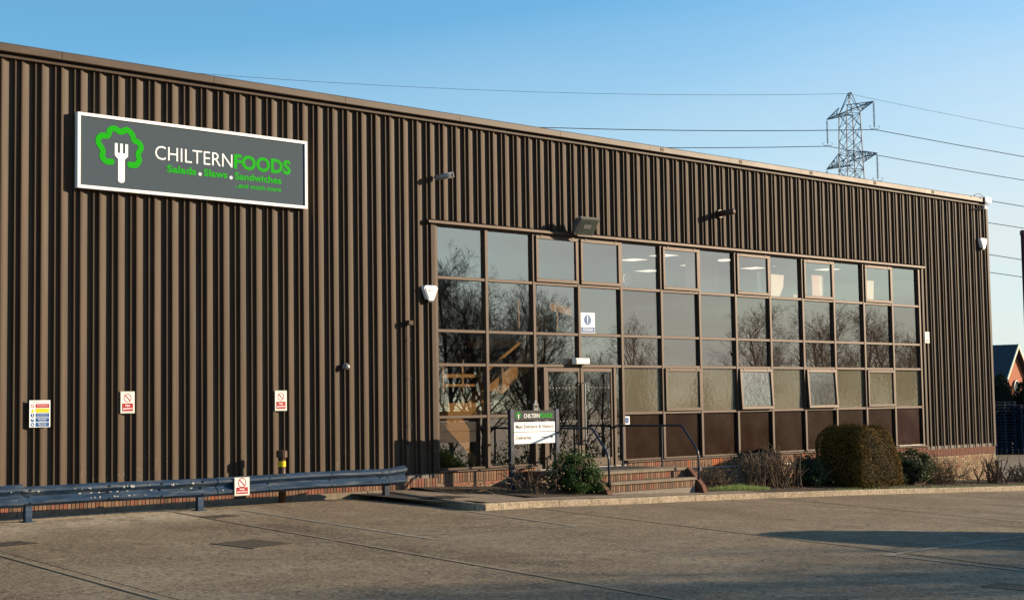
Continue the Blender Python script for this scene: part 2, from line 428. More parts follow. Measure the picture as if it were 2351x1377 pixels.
m_blue = mat('weathered_blue_paint', (0.024, 0.056, 0.108), 0.6, 0.45, 7, dirt=(0.165, 0.185, 0.20), dirt_amt=0.9, dirt_scale=5.5, stretch=(0.35, 1, 3.0), spec=0.15, bump=0.25, bscale=9)
m_blue2 = mat('navy_gloss_paint', (0.012, 0.024, 0.055), 0.35, 0.15, 8, spec=0.4)
m_white = plain('white_sign_face', (0.82, 0.82, 0.79), 0.45)
m_cream = plain('cream_sign_face', (0.78, 0.76, 0.66), 0.45)
m_signgrey = mat('grey_sign_face', (0.082, 0.112, 0.134), 0.7, 0.04, 1, spec=0.05)
m_signdark = plain('charcoal_sign_face', (0.060, 0.064, 0.068), 0.6, 0.08)
m_green = plain('green_vinyl', (0.010, 0.46, 0.006), 0.6, 0.05)
m_red = plain('red_vinyl', (0.50, 0.022, 0.040), 0.45)
m_yel = plain('yellow_vinyl', (0.75, 0.50, 0.01), 0.45)
m_sblue = plain('blue_vinyl', (0.010, 0.11, 0.36), 0.45)
m_black = plain('black_vinyl', (0.02, 0.02, 0.022), 0.4)
m_gold = plain('brown_letter_vinyl', (0.10, 0.075, 0.045), 0.6, 0.2)
m_galv = mat('galvanised_steel', (0.42, 0.42, 0.40), 0.5, 0.2, 12, metal=0.4)
m_alum = mat('silver_aluminium', (0.55, 0.54, 0.5), 0.4, 0.1, 12, metal=0.5)
m_plastic = plain('white_plastic', (0.80, 0.80, 0.80), 0.35)
m_gplast = plain('grey_plastic', (0.30, 0.29, 0.26), 0.5)
m_bplast = plain('black_plastic', (0.018, 0.018, 0.020), 0.4)
m_lens = mat('floodlight_glass', (0.10, 0.12, 0.10), 0.25, 0.3, 6, spec=0.3)
m_flood = mat('weathered_grey_casting', (0.17, 0.175, 0.15), 0.7, 0.25, 8, dirt=(0.10, 0.085, 0.06), dirt_amt=0.6, dirt_scale=6)
m_bark = mat('grey_brown_bark', (0.105, 0.078, 0.055), 0.9, 0.3, 10, bump=0.5)
m_twig = mat('pruned_twig_bark', (0.20, 0.135, 0.085), 0.85, 0.35, 14, bump=0.4)
m_cut = mat('pale_cut_wood', (0.40, 0.29, 0.17), 0.8, 0.2, 14)
m_steel = mat('pylon_galvanised_steel', (0.20, 0.23, 0.26), 0.6, 0.12, 0.5)
m_wire = plain('grey_conductor', (0.22, 0.23, 0.25), 0.6)
m_insul = mat('glass_insulator', (0.30, 0.30, 0.31), 0.3, 0.1, 5)
m_yew = leaf_mat('clipped_hedge_leaves', (0.085, 0.052, 0.010), (0.20, 0.125, 0.024), 0.75, 0.05)
m_laurel = leaf_mat('glossy_green_leaves', (0.024, 0.062, 0.014), (0.080, 0.145, 0.030), 0.5, 0.3, 0.2)
m_ivy = leaf_mat('ivy_leaves', (0.020, 0.048, 0.016), (0.090, 0.105, 0.042), 0.5, 0.25, 0.2)
m_dryleaf = leaf_mat('dry_leaves', (0.13, 0.080, 0.042), (0.24, 0.16, 0.09), 0.8, 0.2)
m_grass = leaf_mat('short_grass', (0.070, 0.135, 0.018), (0.150, 0.235, 0.038), 0.6, 0.3)
m_conif = leaf_mat('conifer_needles', (0.010, 0.020, 0.012), (0.022, 0.036, 0.018), 0.7, 0.1)
m_core = plain('shaded_inner_twigs', (0.018, 0.014, 0.008), 0.9)  # near-black filler colour stands in for the shade deep inside the foliage
m_slate = mat('dark_roof_slate', (0.055, 0.062, 0.075), 0.7, 0.15, 3)
m_hbrick = mat('red_house_brick', (0.40, 0.13, 0.065), 0.85, 0.12, 3)
m_barge = plain('pale_green_bargeboard', (0.50, 0.56, 0.44), 0.5)
m_pallet = mat('blue_pallet_wood', (0.010, 0.028, 0.062), 0.85, 0.3, 4)
m_maroon = plain('maroon_paint', (0.085, 0.018, 0.022), 0.4)
m_tan = mat('tan_stair_plaster', (0.50, 0.30, 0.12), 0.7, 0.08, 3)
m_floor = mat('dark_carpet', (0.085, 0.065, 0.05), 0.95, 0.2, 6)
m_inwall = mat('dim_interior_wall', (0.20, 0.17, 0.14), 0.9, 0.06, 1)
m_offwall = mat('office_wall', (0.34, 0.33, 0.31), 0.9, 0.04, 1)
m_ceil = mat('office_ceiling_tile', (0.45, 0.45, 0.44), 0.9, 0.04, 2)
m_colm = mat('cream_plaster_column', (0.70, 0.58, 0.46), 0.8, 0.04, 2)
m_paper = plain('white_paper', (0.85, 0.80, 0.70), 0.7)
m_pink = plain('pink_paper', (0.80, 0.55, 0.50), 0.7)
m_light = emit('ceiling_light_diffuser', (1.0, 0.93, 0.80), 0.7)
m_car = mat('silver_car_paint', (0.35, 0.36, 0.38), 0.3, 0.03, 1, metal=0.5, spec=0.6)
m_tyre = plain('tyre_rubber', (0.02, 0.02, 0.02), 0.8)
m_carglass = plain('car_window_glass', (0.02, 0.022, 0.025), 0.06, 0.8)
m_bollard = mat('brown_bollard_paint', (0.10, 0.055, 0.035), 0.5, 0.2, 8)


# ------------------------------------------------------------------ ground
def gz(x, y):
    xx = max(-40.0, min(30.0, x)); yy = max(-30.0, min(25.0, y))
    return 0.18 - 0.037 * 0.8 * log(1 + exp(min(40, (xx + 3.0) / 0.8))) + 0.025 * yy


def sheet(xs, ys, dz=0.0):
    m = MB()
    vs = [(x, y, gz(x, y) + dz) for y in ys for x in xs]; nx = len(xs)
    fs = [(j * nx + i, j * nx + i + 1, (j + 1) * nx + i + 1, (j + 1) * nx + i) for j in range(len(ys) - 1) for i in range(nx - 1)]
    return m.add(vs, fs)


xs = [-900, -300, -100, -40] + [-36 + 4 * i for i in range(8)] + [-5 + 0.5 * i for i in range(12)] + [2, 4, 8, 14, 20, 26, 30, 40, 100, 300, 900]
ys = [-900, -300, -100, -30, -20, -10, 0, 10, 25, 40, 100, 300, 900]
g = sheet(xs, ys).build('ground', m_joint); tag(g, kind='structure')


def slanted_bay(name, la, lb, y0, y1, dz, parent, material, nx=10, ny=12):
    """ground piece between two lines x=a+b*(y+4); dz above the ground sheet, with a small thickness at its rim"""
    m = MB(); vs = []
    for j in range(ny + 1):
        y = y0 + (y1 - y0) * j / ny
        xa, xb = la[0] + la[1] * (y + 4), lb[0] + lb[1] * (y + 4)
        for i in range(nx + 1):
            x = xa + (xb - xa) * i / nx
            vs.append((x, y, gz(x, y) + dz))
    k = nx + 1
    fs = [(j * k + i, j * k + i + 1, (j + 1) * k + i + 1, (j + 1) * k + i) for j in range(ny) for i in range(nx)]
    rim = [i for i in range(k)] + [j * k + nx for j in range(1, ny + 1)] + [ny * k + i for i in range(nx - 1, -1, -1)] + [j * k for j in range(ny - 1, 0, -1)]
    n = len(vs)
    vs += [(vs[i][0], vs[i][1], vs[i][2] - dz - 0.01) for i in rim]
    for a in range(len(rim)):
        b_ = (a + 1) % len(rim); fs.append((rim[a], n + a, n + b_, rim[b_]))
    m.add(vs, fs)
    return m.build(name, material, parent)


yard = setting('yard')
JL = [(-40, 0.1), (-23.0, 0.08), (-17.2, 0.09), (-11.83, 0.113), (-7.27, 0.131), (-1.02, 0.200), (7.25, 0.30), (16, 0.35), (27.0, 0.4), (45.0, 0.4), (90, 0.3)]
G_ = 0.014
for i in range(len(JL) - 1):
    a, b_ = JL[i], JL[i + 1]
    x0 = a[0] + G_
    if i == 3:      # a narrow strip runs between two joints on the left
        slanted_bay('concrete_bay', (a[0] + G_, a[1]), (a[0] + 0.20, a[1]), -45, 40, 0.012, yard, m_yard, 2, 24)
        x0 = a[0] + 0.225
    for (ya, yb) in ((-45, -20.03), (-20, 40)):
        slanted_bay('concrete_bay', (x0, a[1]), (b_[0] - G_, b_[1]), ya, yb, 0.012, yard, m_yard, 14, 14)


EDGE = []
for (a0, b0) in JL[3:7]:
    EDGE.append(((a0 + .065 + b0 * (-.9 + 4) if a0 < -5 else a0 + .065 + b0 * (-4.2 + 4), -0.9 if a0 < -5 else -4.2), (a0 + .065 + b0 * (-30 + 4), -30.0)))


def ground_strip(m, p, q, w, dz):
    """a painted stripe from p to q, draped on the ground"""
    p, q = Vector(p), Vector(q); d = (q - p); n_ = max(2, int(d.length / 0.8)); s_ = Vector((-d.y, d.x)).normalized() * w / 2
    vs = []
    for i in range(n_ + 1):
        c = p + d * i / n_
        for e in (c - s_, c + s_): vs.append((e.x, e.y, gz(e.x, e.y) + dz))
    m.add(vs, [(2 * i, 2 * i + 2, 2 * i + 3, 2 * i + 1) for i in range(n_)])


for p, q, w in [((-5.72, -1.34), (-6.43, -7.42), .09), ((-2.75, -4.05), (-3.43, -7.35), .09), ((-8.1, -6.45), (-3.43, -7.35), .06),
                ((-3.30, -12.9), (1.88, -12.1), .11), ((-3.20, -12.9), (-3.50, -15.4), .10)]:
    m = MB(); ground_strip(m, p, q, w, 0.018); tag(m.build('parking_line', m_line), kind='structure')


for p, q in EDGE:
    m = MB(); ground_strip(m, p, q, .07, 0.0165); tag(m.build('joint_edging', m_edge), kind='structure')


for (x0, y0, dx, dy, n) in ((-9.9, -7.5, .55, -.32, 9), (-5.2, -6.5, .5, .22, 8), (-3.0, -10.4, .6, .12, 10), (-8.0, -11.0, .42, -.3, 7), (-.5, -8.2, .75, .2, 9), (3.8, -5.8, .7, .1, 8)):
    m = MB(); p = Vector((x0, y0))
    for k in range(n):
        q = p + Vector((dx + R.uniform(-.2, .2), dy + R.uniform(-.28, .28))); ground_strip(m, p, q, R.uniform(.008, .018), 0.0158); p = q
    tag(m.build('yard_crack', m_joint), kind='structure')


def cover(loc, sx, sy, rz, label, bars=9, dz=0.016):
    x, y = loc
    t = thing('drain_grate', (x, y, gz(x, y) + dz), label, 'drain cover', None)
    mt = Matrix.Translation((x, y, gz(x, y) + dz)) @ Matrix.Rotation(0.025, 4, 'X') @ Matrix.Rotation(0.037 if x > -3 else 0, 4, 'Y') @ Matrix.Rotation(rz, 4, 'Z')
    f = MB()
    for a in ((-sx / 2, sx / 2, -sy / 2, -sy / 2 + .03), (-sx / 2, sx / 2, sy / 2 - .03, sy / 2), (-sx / 2, -sx / 2 + .03, -sy / 2 + .03, sy / 2 - .03), (sx / 2 - .03, sx / 2, -sy / 2 + .03, sy / 2 - .03)):
        f.box(*a, -0.01, 0.006, mt)
    f.build('rim', m_iron, t)
    MB().box(-sx / 2 + .03, sx / 2 - .03, -sy / 2 + .03, sy / 2 - .03, -0.012, -0.003, mt).build('sump', m_joint, t)
    for k in range(bars):
        u = -sx / 2 + .03 + (sx - .06) * (k + .5) / bars
        MB().box(u - .026, u + .026, -sy / 2 + .03, sy / 2 - .03, -0.004, 0.004, mt).build('bar', m_iron, t)
    return t


cover((-8.7, -6.15), 0.75, 0.95, 0.1, 'square iron grate in the yard below the guard rail', 9)
cover((-11.3, -3.9), 0.8, 0.6, 0.1, 'dark iron grate at the left edge of the yard', 8)
cover((-6.7, -2.2), 0.55, 0.5, 0.1, 'small iron cover beside the guard rail post and white line', 6)
cover((-4.95, -15.65), 0.45, 0.6, 0.1, 'dark iron grate at the bottom right of the yard', 6)

# ------------------------------------------------------------------ building
B = thing('industrial_building', (0, 0, 0), 'long brown corrugated metal industrial building with a two storey glazed front', 'building')
CW = 1.43356
ZR = [5.750, 4.637, 3.515, 2.800, 1.702, 0.600]
NC = 13
XE = NC * CW            # right end of the glazing
PL, PR = 0.3637, 0.3605  # rib pitch left of, and over, the glazing
Y0 = -0.03               # plane of the rib crests


def rib_profile():
    """one rib: crest, hollow slope back to the pan, thin stiffener, pan, side"""
    D = 0.058; p = [(0.0, 0.0), (0.022, 0.0)]
    for i in range(1, 8):
        t = i / 7; p.append((0.022 + 0.150 * t, D * (0.45 * t + 0.55 * (1 - (1 - t) ** 2))))
    p += [(0.236, D), (0.242, 0.010), (0.247, 0.005), (0.266, 0.005), (0.272, 0.010), (0.280, D), (0.347, D), (0.3575, 0.004)]
    return p


def cladding(x0, n, pitch, z0, z1, parent, skip=0.0):
    pts = []
    for k in range(n):
        for (u, d) in rib_profile():
            if k == 0 and u < skip: continue
            pts.append((x0 + (k + u / 0.3605) * pitch, Y0 + d))
    if n: pts.append((x0 + n * pitch - 0.0015, Y0))
    m = MB(); m.smooth = False
    nseg = len(pts)
    vs = [(x, y, z0) for x, y in pts] + [(x, y, z1) for x, y in pts]
    m.add(vs, [(i, i + 1, i + 1 + nseg, i + nseg) for i in range(nseg - 1)])
    return m.build('cladding_sheet', m_clad, parent)


ZT, ZB = 7.935, 0.459
for k in range(12): cladding(-0.14 - 4 * PL * (k + 1), 4, PL, ZB, ZT, B)
for k in range(13): cladding(-0.14 + 4 * PR * k, 4, PR, 5.86, ZT, B)
xr = -0.14 + 52 * PR
cladding(xr, 1, PR, 5.86, ZT, B)
xr += PR
cladding(xr - PR, 3, PR, ZB, ZT, B, skip=0.20) if False else None
for k in range(3):
    n = 4 if k < 2 else 2
    cladding(xr + 4 * PR * k, n, PR, ZB, ZT, B)
XEND = 22.66
# pan behind cladding + shell of the building
m = MB(); m.box(-17.7, -0.06, 0.06, 0.25, 0.30, 7.9); m.box(XE + 0.06, XEND - .03, 0.06, 0.25, 0.30, 7.9); m.box(-0.06, XE + .06, 0.06, 0.25, 5.90, 7.9)
m.build('wall', m_clad, B)
m = MB(); m.box(XEND - .05, XEND, 0.05, 30, 0.46, 8.0); m.box(-17.75, -17.7, 0.05, 30, 0.2, 8.0); m.box(-17.7, XEND - .05, 29.9, 30, 0.2, 8.0)
m.build('end_wall', m_clad, B)
MB().prism([(0.0, 8.0), (15, 8.9), (30, 8.0), (30, 7.9), (0.0, 7.9)], 'x', -17.6, XEND - .06).build('roof', m_slate, B)
# corner flashing at the right end
MB().box(XEND - .10, XEND + .012, Y0 - .015, Y0 + .08, ZB, ZT).build('corner_flashing', m_clad, B)
# fascia in lengths, with a shadow gap and a drip ledge beneath
x = -17.7; k = 0
while x < XEND - .1:
    x2 = min(x + 3.05, XEND + .02)
    f = MB(); f.prism([(-0.145, 8.000), (-0.135, 7.99), (0.3, 7.99), (0.3, 8.15), (-0.10, 8.145), (-0.145, 8.120)], 'x', x + .004, x2 - .004)
    f.build('fascia', m_fascia, B)
    x = x2; k += 1
m = MB(); m.prism([(-0.075, 7.905), (-0.075, 7.945), (0.1, 7.96), (0.1, 7.905)], 'x', -17.7, XEND + .01); m.build('drip_ledge', m_clad, B)
for xx in (7.15, 10.2, 13.25, 16.3, 19.35):
    MB().box(xx - .06, xx + .06, -0.152, -0.1455, 8.02, 8.105).build('joint_cover', m_slab, B)
# head flashing over the glazing, jambs and sill
MB().prism([(-0.11, 5.765), (-0.11, 5.815), (-0.10, 5.825), (0.06, 5.86), (0.06, 5.80), (-0.095, 5.765)], 'x', -0.27, XE + .20).build('head_flashing', m_frame, B)
MB().box(-0.155, -0.05, -0.040, 0.06, ZB, 5.764).build('jamb_flashing', m_clad, B)
MB().box(XE + .10, XE + .20, -0.040, 0.06, ZB, 5.764).build('jamb_flashing', m_clad, B)
m = MB(); m.prism([(-0.075, 0.555), (-0.075, 0.575), (0.02, 0.60), (0.1, 0.60), (0.1, 0.555)], 'x', -0.04, 2 * CW - .05); m.build('sill', m_frame, B)
m = MB(); m.prism([(-0.075, 0.555), (-0.075, 0.575), (0.02, 0.60), (0.1, 0.60), (0.1, 0.555)], 'x', 4 * CW + .05, XE + .10); m.build('sill', m_frame, B)

# brick plinth: mortar core, a soldier course on edge and stretcher courses beneath
m = MB()
m.box(-17.7, 2 * CW, -0.012, 0.2, -0.3, 0.545); m.box(4 * CW, XEND, -0.012, 0.2, -1.2, 0.545); m.box(2 * CW, 4 * CW, -0.012, 0.2, -0.3, 0.47)
m.build('mortar_core', m_mortar, B)
bk = MB(); bk.bbox(-0.0325, 0.0325, -0.014, 0.05, 0, 0.215, 0.004)
mes = [mesh_of(MB().bbox(-0.0325, 0.0325, -0.014, 0.05, 0, 0.215, 0.004).build('brick', mm)) for mm in (m_brick, m_brick, m_brick3, m_brick2, m_orange)]
soldier_extra = MB(); nbrick = 0
x = -12.0
while x < XEND - .04:
    over_door = 2 * CW - 0.05 < x < 4 * CW + 0.05
    top = 0.545 if (-0.05 < x < XE + .15) else 0.452
    hidden = False
    if not over_door:
        kind = R.choices([0, 1, 2, 3, 4], [5, 4, 2, 3, .25])[0]
        if 8.9 < x < 9.3 or 18.2 < x < 18.55 or 7.65 < x < 7.72: kind = 4
        if -3.4 < x < -2.3 and kind < 2: kind = 3
        dy = R.uniform(-.003, .003)
        if -9.6 < x < 13.0 and nbrick < 292:
            inst('brick', mes[kind], B, (x, -0.014 + dy, top - 0.215)); nbrick += 1
        else:
            soldier_extra.bbox(x - .0325, x + .0325, -0.028 + dy, 0.036, top - 0.215, top, 0.004)
    x += 0.075
soldier_extra.build('soldier_course', m_brick2, B)['kind'] = 'stuff'
st = MB(); zc = 0
for row in range(16):
    z1 = 0.545 - 0.225 - 0.075 * row
    x = -12.0 + (0.1125 if row % 2 else 0)
    while x < XEND - .2:
        if z1 > gz(x, 0) - 0.1 and not (2 * CW < x < 4 * CW) and not (x < -0.2 and row == 0) and not (x > XE + .1 and row == 0):
            dy = R.uniform(-.004, .003)
            st.cur = R.choices([0, 1, 2, 3], [5, 2, 2, 1])[0] if x > 5 else R.choices([0, 1, 2, 3], [1, 3, 2, 4])[0]
            zz = z1 - (0 if (-0.05 < x < XE + .1) else 0.018)
            st.bbox(x + .005, x + .2205, -0.026 + dy, 0.05, zz - .065, zz, 0.004)
        x += 0.225
m_brickw2 = mat('brown_stock_brick', (0.26, 0.17, 0.095), 0.88, 0.35, 6, bump=0.5)
st.build('stretcher_course', [m_brickw, m_brick, m_brickw2, m_brick2], B)['kind'] = 'stuff'

# glazing grid
MWX, MY0, MY1 = 0.042, 0.0, 0.11
for i in range(NC + 1):
    x = i * CW
    zb = ZR[3] + .03 if i == 3 else ZR[5]
    if i == 3: zb = ZR[3] + 0.028
    m = MB(); m.bbox(x - MWX, x + MWX, MY0 - .012, MY1, zb, 5.764, 0.006)
    m.build('mullion', m_frame, B)
for r in range(1, 5):
    m = MB()
    for c in range(NC):
        if r == 4 and c in (2, 3): continue
        tr = MB(); tr.bbox(c * CW + MWX + .001, (c + 1) * CW - MWX - .001, MY0 - .002, MY1 - .01, ZR[r] - .033, ZR[r] + .033, 0.006)
        tr.build('transom', m_frame, B)
hd = MB(); hd.bbox(-MWX, XE + MWX, 0.01, MY1, 5.70, 5.763, 0.004); hd = None
for c in range(NC):
    MB().box(c * CW + MWX + .001, (c + 1) * CW - MWX - .001, 0.004, MY1 - .01, 5.715, 5.763).build('head_rail', m_frame, B)
    if c not in (2, 3): MB().box(c * CW + MWX + .001, (c + 1) * CW - MWX - .001, 0.021, MY1 - .01, 0.6005, 0.632).build('bottom_rail', m_frame, B)


def pane(x0, x1, z0, z1, y, mm, parent, name='pane', th=0.012):
    c_ = Vector(((x0 + x1) / 2, y + th / 2, (z0 + z1) / 2))
    mt_ = Matrix.Translation(c_) @ Matrix.Rotation(radians(R.gauss(0, .09)), 4, 'Z') @ Matrix.Rotation(radians(R.gauss(0, .09)), 4, 'X') @ Matrix.Translation(-c_)
    return MB().box(x0, x1, y, y + th, z0, z1, mt_).build(name, mm, parent)


def casement(c, r, mm, angle=0.0):
    x0, x1 = c * CW + MWX + .004, (c + 1) * CW - MWX - .004
    z1, z0 = (5.714 if r == 0 else ZR[r] - .035), ZR[r + 1] + .035
    e = bpy.data.objects.new('casement', None); COL.objects.link(e); e.parent = B; e.location = (0, -0.045, z1)
    w = 0.075
    f = MB()
    f.bbox(x0, x1, -0.045, 0.03, z1 - w, z1, .005); f.bbox(x0, x1, -0.045, 0.03, z0, z0 + w, .005)
    f.bbox(x0, x0 + w, -0.0445, 0.0295, z0 + w + .0005, z1 - w - .0005, .005); f.bbox(x1 - w, x1, -0.0445, 0.0295, z0 + w + .0005, z1 - w - .0005, .005)
    for xx in (x0 + .14, x1 - .20): f.box(xx, xx + .06, -0.055, -0.0455, z1 - .028, z1 + .006)
    f.build('frame', m_frame, e)
    g_ = MB().box(x0 + w - .01, x1 - w + .01, -0.010, 0.0, z0 + w - .01, z1 - w + .01).build('pane', mm, e)
    if angle: e.rotation_euler = (radians(-angle), 0, 0)
    return e


case0, case3 = (2, 3, 5, 7, 9, 11), (5, 7, 9, 11)
GY = 0.062
for c in range(NC):
    for r in range(5):
        x0, x1 = c * CW + MWX - .006, (c + 1) * CW - MWX + .006
        z1, z0 = (5.72 if r == 0 else ZR[r] - .028), ZR[r + 1] + .028
        if r == 0:
            mm = m_glass if c < 4 else m_glass_office
            if c in case0: casement(c, 0, mm)
            else: pane(x0, x1, z0, z1, GY, mm, B)
        elif r in (1, 2): pane(x0, x1, z0, z1, GY, m_glass if c < 4 else m_span, B)
        elif r == 3:
            if c in (2, 3): continue
            if c in case3: casement(c, 3, m_skypane if c == 7 else m_film if c == 9 else m_olive, {7: 3.0, 9: 3.2}.get(c, 0))
            else: pane(x0, x1, z0, z1, GY, m_glass if c < 4 else m_olive, B)
        else:
            if c in (2, 3): continue
            if c < 4: pane(x0, x1, z0, z1, GY, m_glass, B)
            else: pane(x0, x1, z0, z1, GY - .01, m_redpan if c == 12 else m_brownpan, B, 'spandrel_panel')
MB().box(12 * CW + MWX, XE - MWX, -0.077, 0.019, 0.6015, 0.612).build('sill_cover', m_alum, B)

# entrance doors with sidelights
DZ0, DZ1 = 0.505, ZR[3] - .033
xl, xrr = 2 * CW + MWX, 4 * CW - MWX
for a, b_ in ((xl + .20, xl + .29), (xrr - .30, xrr - .21)): MB().bbox(a, b_, -0.02, 0.10, DZ0, DZ1, .006).build('door_post', m_frame, B)
for a, b_ in ((xl + .001, xl + .199), (xrr - .209, xrr - .001)):
    MB().box(a, b_, 0.05, 0.062, DZ0 + .1, DZ1).build('sidelight_pane', m_glass, B)
    MB().box(a, b_, 0.02, 0.09, DZ0, DZ0 + .1).build('sidelight_rail', m_frame, B)
xm = (xl + xrr) / 2 + .02
for (a, b_, side) in ((xl + .295, xm - .025, 1), (xm + .025, xrr - .305, -1)):
    d = bpy.data.objects.new('door', None); COL.objects.link(d); d.parent = B; d.location = ((a if side > 0 else b_), 0.03, DZ0)
    f = MB(); w = .07
    f.bbox(a, b_, 0.005, 0.055, DZ1 - .10, DZ1 - .012, .004); f.bbox(a, b_, 0.005, 0.055, DZ0 + .012, DZ0 + .20, .004)
    f.bbox(a, a + w, 0.0055, 0.0545, DZ0 + .2005, DZ1 - .1005, .004); f.bbox(b_ - w, b_, 0.0055, 0.0545, DZ0 + .2005, DZ1 - .1005, .004)
    f.build('frame', m_frame, d)
    MB().box(a + w - .008, b_ - w + .008, 0.025, 0.035, DZ0 + .19, DZ1 - .09).build('pane', m_glass, d)
    hx = b_ - .035 if side > 0 else a + .035
    h = MB(); h.tube([(hx, 0.0, 1.02), (hx, -0.06, 1.04), (hx, -0.06, 2.40), (hx, 0.0, 2.42)], 0.016, 10); h.build('pull_handle', m_alum if side < 0 else m_frame, d)
    dots = MB()
    for zz in (1.55, 1.545 + .76):
        for k in range(9): dots.disc((a + w + .06 + (b_ - a - 2 * w - .12) * k / 8, 0.022, zz), 0, .014, .002, 10)
    dots.build('safety_dots', m_gplast, d)
MB().bbox(xm - .022, xm + .022, -0.01, 0.07, DZ0, DZ1, .005).build('door_meeting_post', m_frame, B)
MB().box(xl, xrr, -0.06, 0.16, 0.47, 0.504).build('threshold', m_alum, B)

# interior: floors, walls, ceiling
MB().box(-0.3, 22.5, 0.27, 11, 0.38, 0.49).build('ground_floor', m_floor, B)
m = MB(); m.box(4 * CW - .1, 22.5, 0.15, 11, 3.35, 3.55); m.build('upper_floor', m_floor, B)
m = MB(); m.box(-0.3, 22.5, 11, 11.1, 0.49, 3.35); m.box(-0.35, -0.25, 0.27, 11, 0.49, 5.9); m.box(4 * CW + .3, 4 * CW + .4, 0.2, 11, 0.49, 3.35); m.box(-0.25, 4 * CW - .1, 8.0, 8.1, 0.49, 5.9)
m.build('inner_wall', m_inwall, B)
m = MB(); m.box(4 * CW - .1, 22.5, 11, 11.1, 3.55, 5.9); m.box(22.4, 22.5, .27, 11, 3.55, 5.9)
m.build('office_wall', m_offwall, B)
MB().box(-0.3, 22.5, 0.26, 11, 5.90, 6.0).build('ceiling', m_ceil, B)
for (x, y) in ((10.5, 3.9), (10.3, 2.6), (13.5, 6.0), (12.75, 2.5), (15.5, 3.6), (15.75, 2.6), (17.8, 2.6), (18.2, 4.6), (13.2, 4.0)):
    t = thing('ceiling_light', (x, y, 5.895), 'square recessed ceiling light glowing in the upstairs office', 'ceiling light', 'square ceiling lights in the upstairs office')
    MB().box(x - .31, x + .31, y - .31, y + .31, 5.885, 5.899).build('frame', m_white, t)
    MB().box(x - .28, x + .28, y - .28, y + .28, 5.878, 5.8845).build('diffuser', m_light, t)
MB().box(11.05, 11.72, 1.9, 2.5, 3.55, 5.9).build('column', m_colm, B)
MB().box(14.4, 15.0, 1.4, 2.0, 3.55, 5.9).build('column', m_colm, B)

# stair seen through the glass
T = thing('staircase', (2.2, 1.2, 0.49), 'tan dog-leg staircase behind the tinted glass left of the doors', 'staircase')


def flight(name, pts, th, y0, y1):
    (xa, za), (xb, zb) = pts
    return MB().prism([(xa, za), (xb, zb), (xb, zb + th), (xa, za + th)], 'y', y0, y1).build(name, m_tan, T)


MB().prism([(1.32, 1.69), (2.38, 1.69), (2.38, 2.0), (1.32, 2.0)], 'y', 1.2, 2.4).build('landing', m_tan, T)
flight('upper_flight', ((2.0, 1.67), (4.6, 3.25)), .36, 1.25, 1.34); flight('upper_flight', ((2.4, 1.75), (4.8, 3.25)), .1, 1.35, 2.3)
MB().prism([(1.08, 1.62), (1.95, 0.86), (1.95, 1.42), (1.72, 1.68), (1.08, 1.68)], 'y', 1.2, 1.28).build('lower_flight', m_tan, T)
flight('stair_stringer', ((1.95, 1.40), (3.2, 0.45)), .30, 2.35, 2.42)
for x in (1.21, 1.79, 2.31):
    MB().box(x - .022, x + .022, 1.21, 1.25, 1.7, 2.98).build('baluster', m_tan, T)
MB().box(1.2, 2.33, 1.215, 1.245, 2.56, 2.64).build('rail', m_tan, T); MB().box(1.2, 2.33, 1.215, 1.245, 2.36, 2.42).build('rail', m_tan, T)
MB().prism([(2.33, 2.56), (4.6, 3.97), (4.6, 4.05), (2.33, 2.64)], 'y', 1.215, 1.245).build('rail', m_tan, T)
for x, z in ((3.0, 2.3), (3.7, 2.75), (4.4, 3.15)): MB().box(x - .02, x + .02, 1.215, 1.245, z, z + .72).build('baluster', m_tan, T)
MB().prism([(4.95, 3.85), (5.3, 4.24), (6.1, 4.1), (6.1, 4.3), (5.25, 4.42), (4.95, 4.1)], 'y', 2.0, 2.1).build('upper_balustrade', m_tan, T)
MB().box(3.7, 5.7, 2.0, 3.2, 3.33, 3.5).build('upper_landing', m_tan, T)
for x in (4.3, 5.0, 5.6): MB().box(x - .02, x + .02, 2.0, 2.04, 3.5, 4.45).build('baluster', m_tan, T)

# papers and small things standing in the upstairs windows
for (name, label, cat, poly, mm) in [
    ('paper_sheet', 'narrow white paper strip standing in an opening upstairs casement', 'paper', [(11.10, 4.69), (11.26, 4.69), (11.22, 5.05), (11.24, 5.30), (11.09, 5.34)], m_paper),
    ('paper_sheet', 'large curled cream paper sheet standing in an upstairs window', 'paper', [(11.66, 4.69), (12.02, 4.69), (12.20, 4.95), (12.24, 5.26), (11.68, 5.27)], m_paper),
    ('poster', 'pink and white poster taped inside an upstairs casement', 'poster', [(13.5, 4.75), (14.02, 4.74), (14.06, 5.33), (13.48, 5.33)], m_pink),
    ('poster', 'cream notice sheet with dark print inside the upstairs casement farthest along', 'poster', [(16.06, 4.74), (16.42, 4.74), (16.47, 5.30), (16.03, 5.30)], m_paper)]:
    cx = sum(p[0] for p in poly) / len(poly)
    o = MB().prism(poly, 'y', 0.105, 0.108).build(name, mm, None, (cx, .105, 4.69)); tag(o, label, cat)
    if mm is m_pink: MB().box(13.80, 14.00, 0.1035, 0.1045, 4.80, 5.29).build('print', m_paper, o)
t = thing('desk_fan', (6.95, .9, 4.2), 'pale desk fan standing behind the first clear upstairs office window', 'fan')
m = MB(); m.disc((6.95, .9, 4.98), .13, .155, .04); m.build('guard', m_plastic, t)
m = MB(); m.disc((6.95, .92, 4.98), 0, .05, .03)
for k in range(4):
    a = k * pi / 2 + .4; m.prism([(6.95 + .04 * cos(a), 4.98 + .04 * sin(a)), (6.95 + .12 * cos(a - .35), 4.98 + .12 * sin(a - .35)), (6.95 + .12 * cos(a + .35), 4.98 + .12 * sin(a + .35))], 'y', .925, .93)
m.build('blade', m_plastic, t)
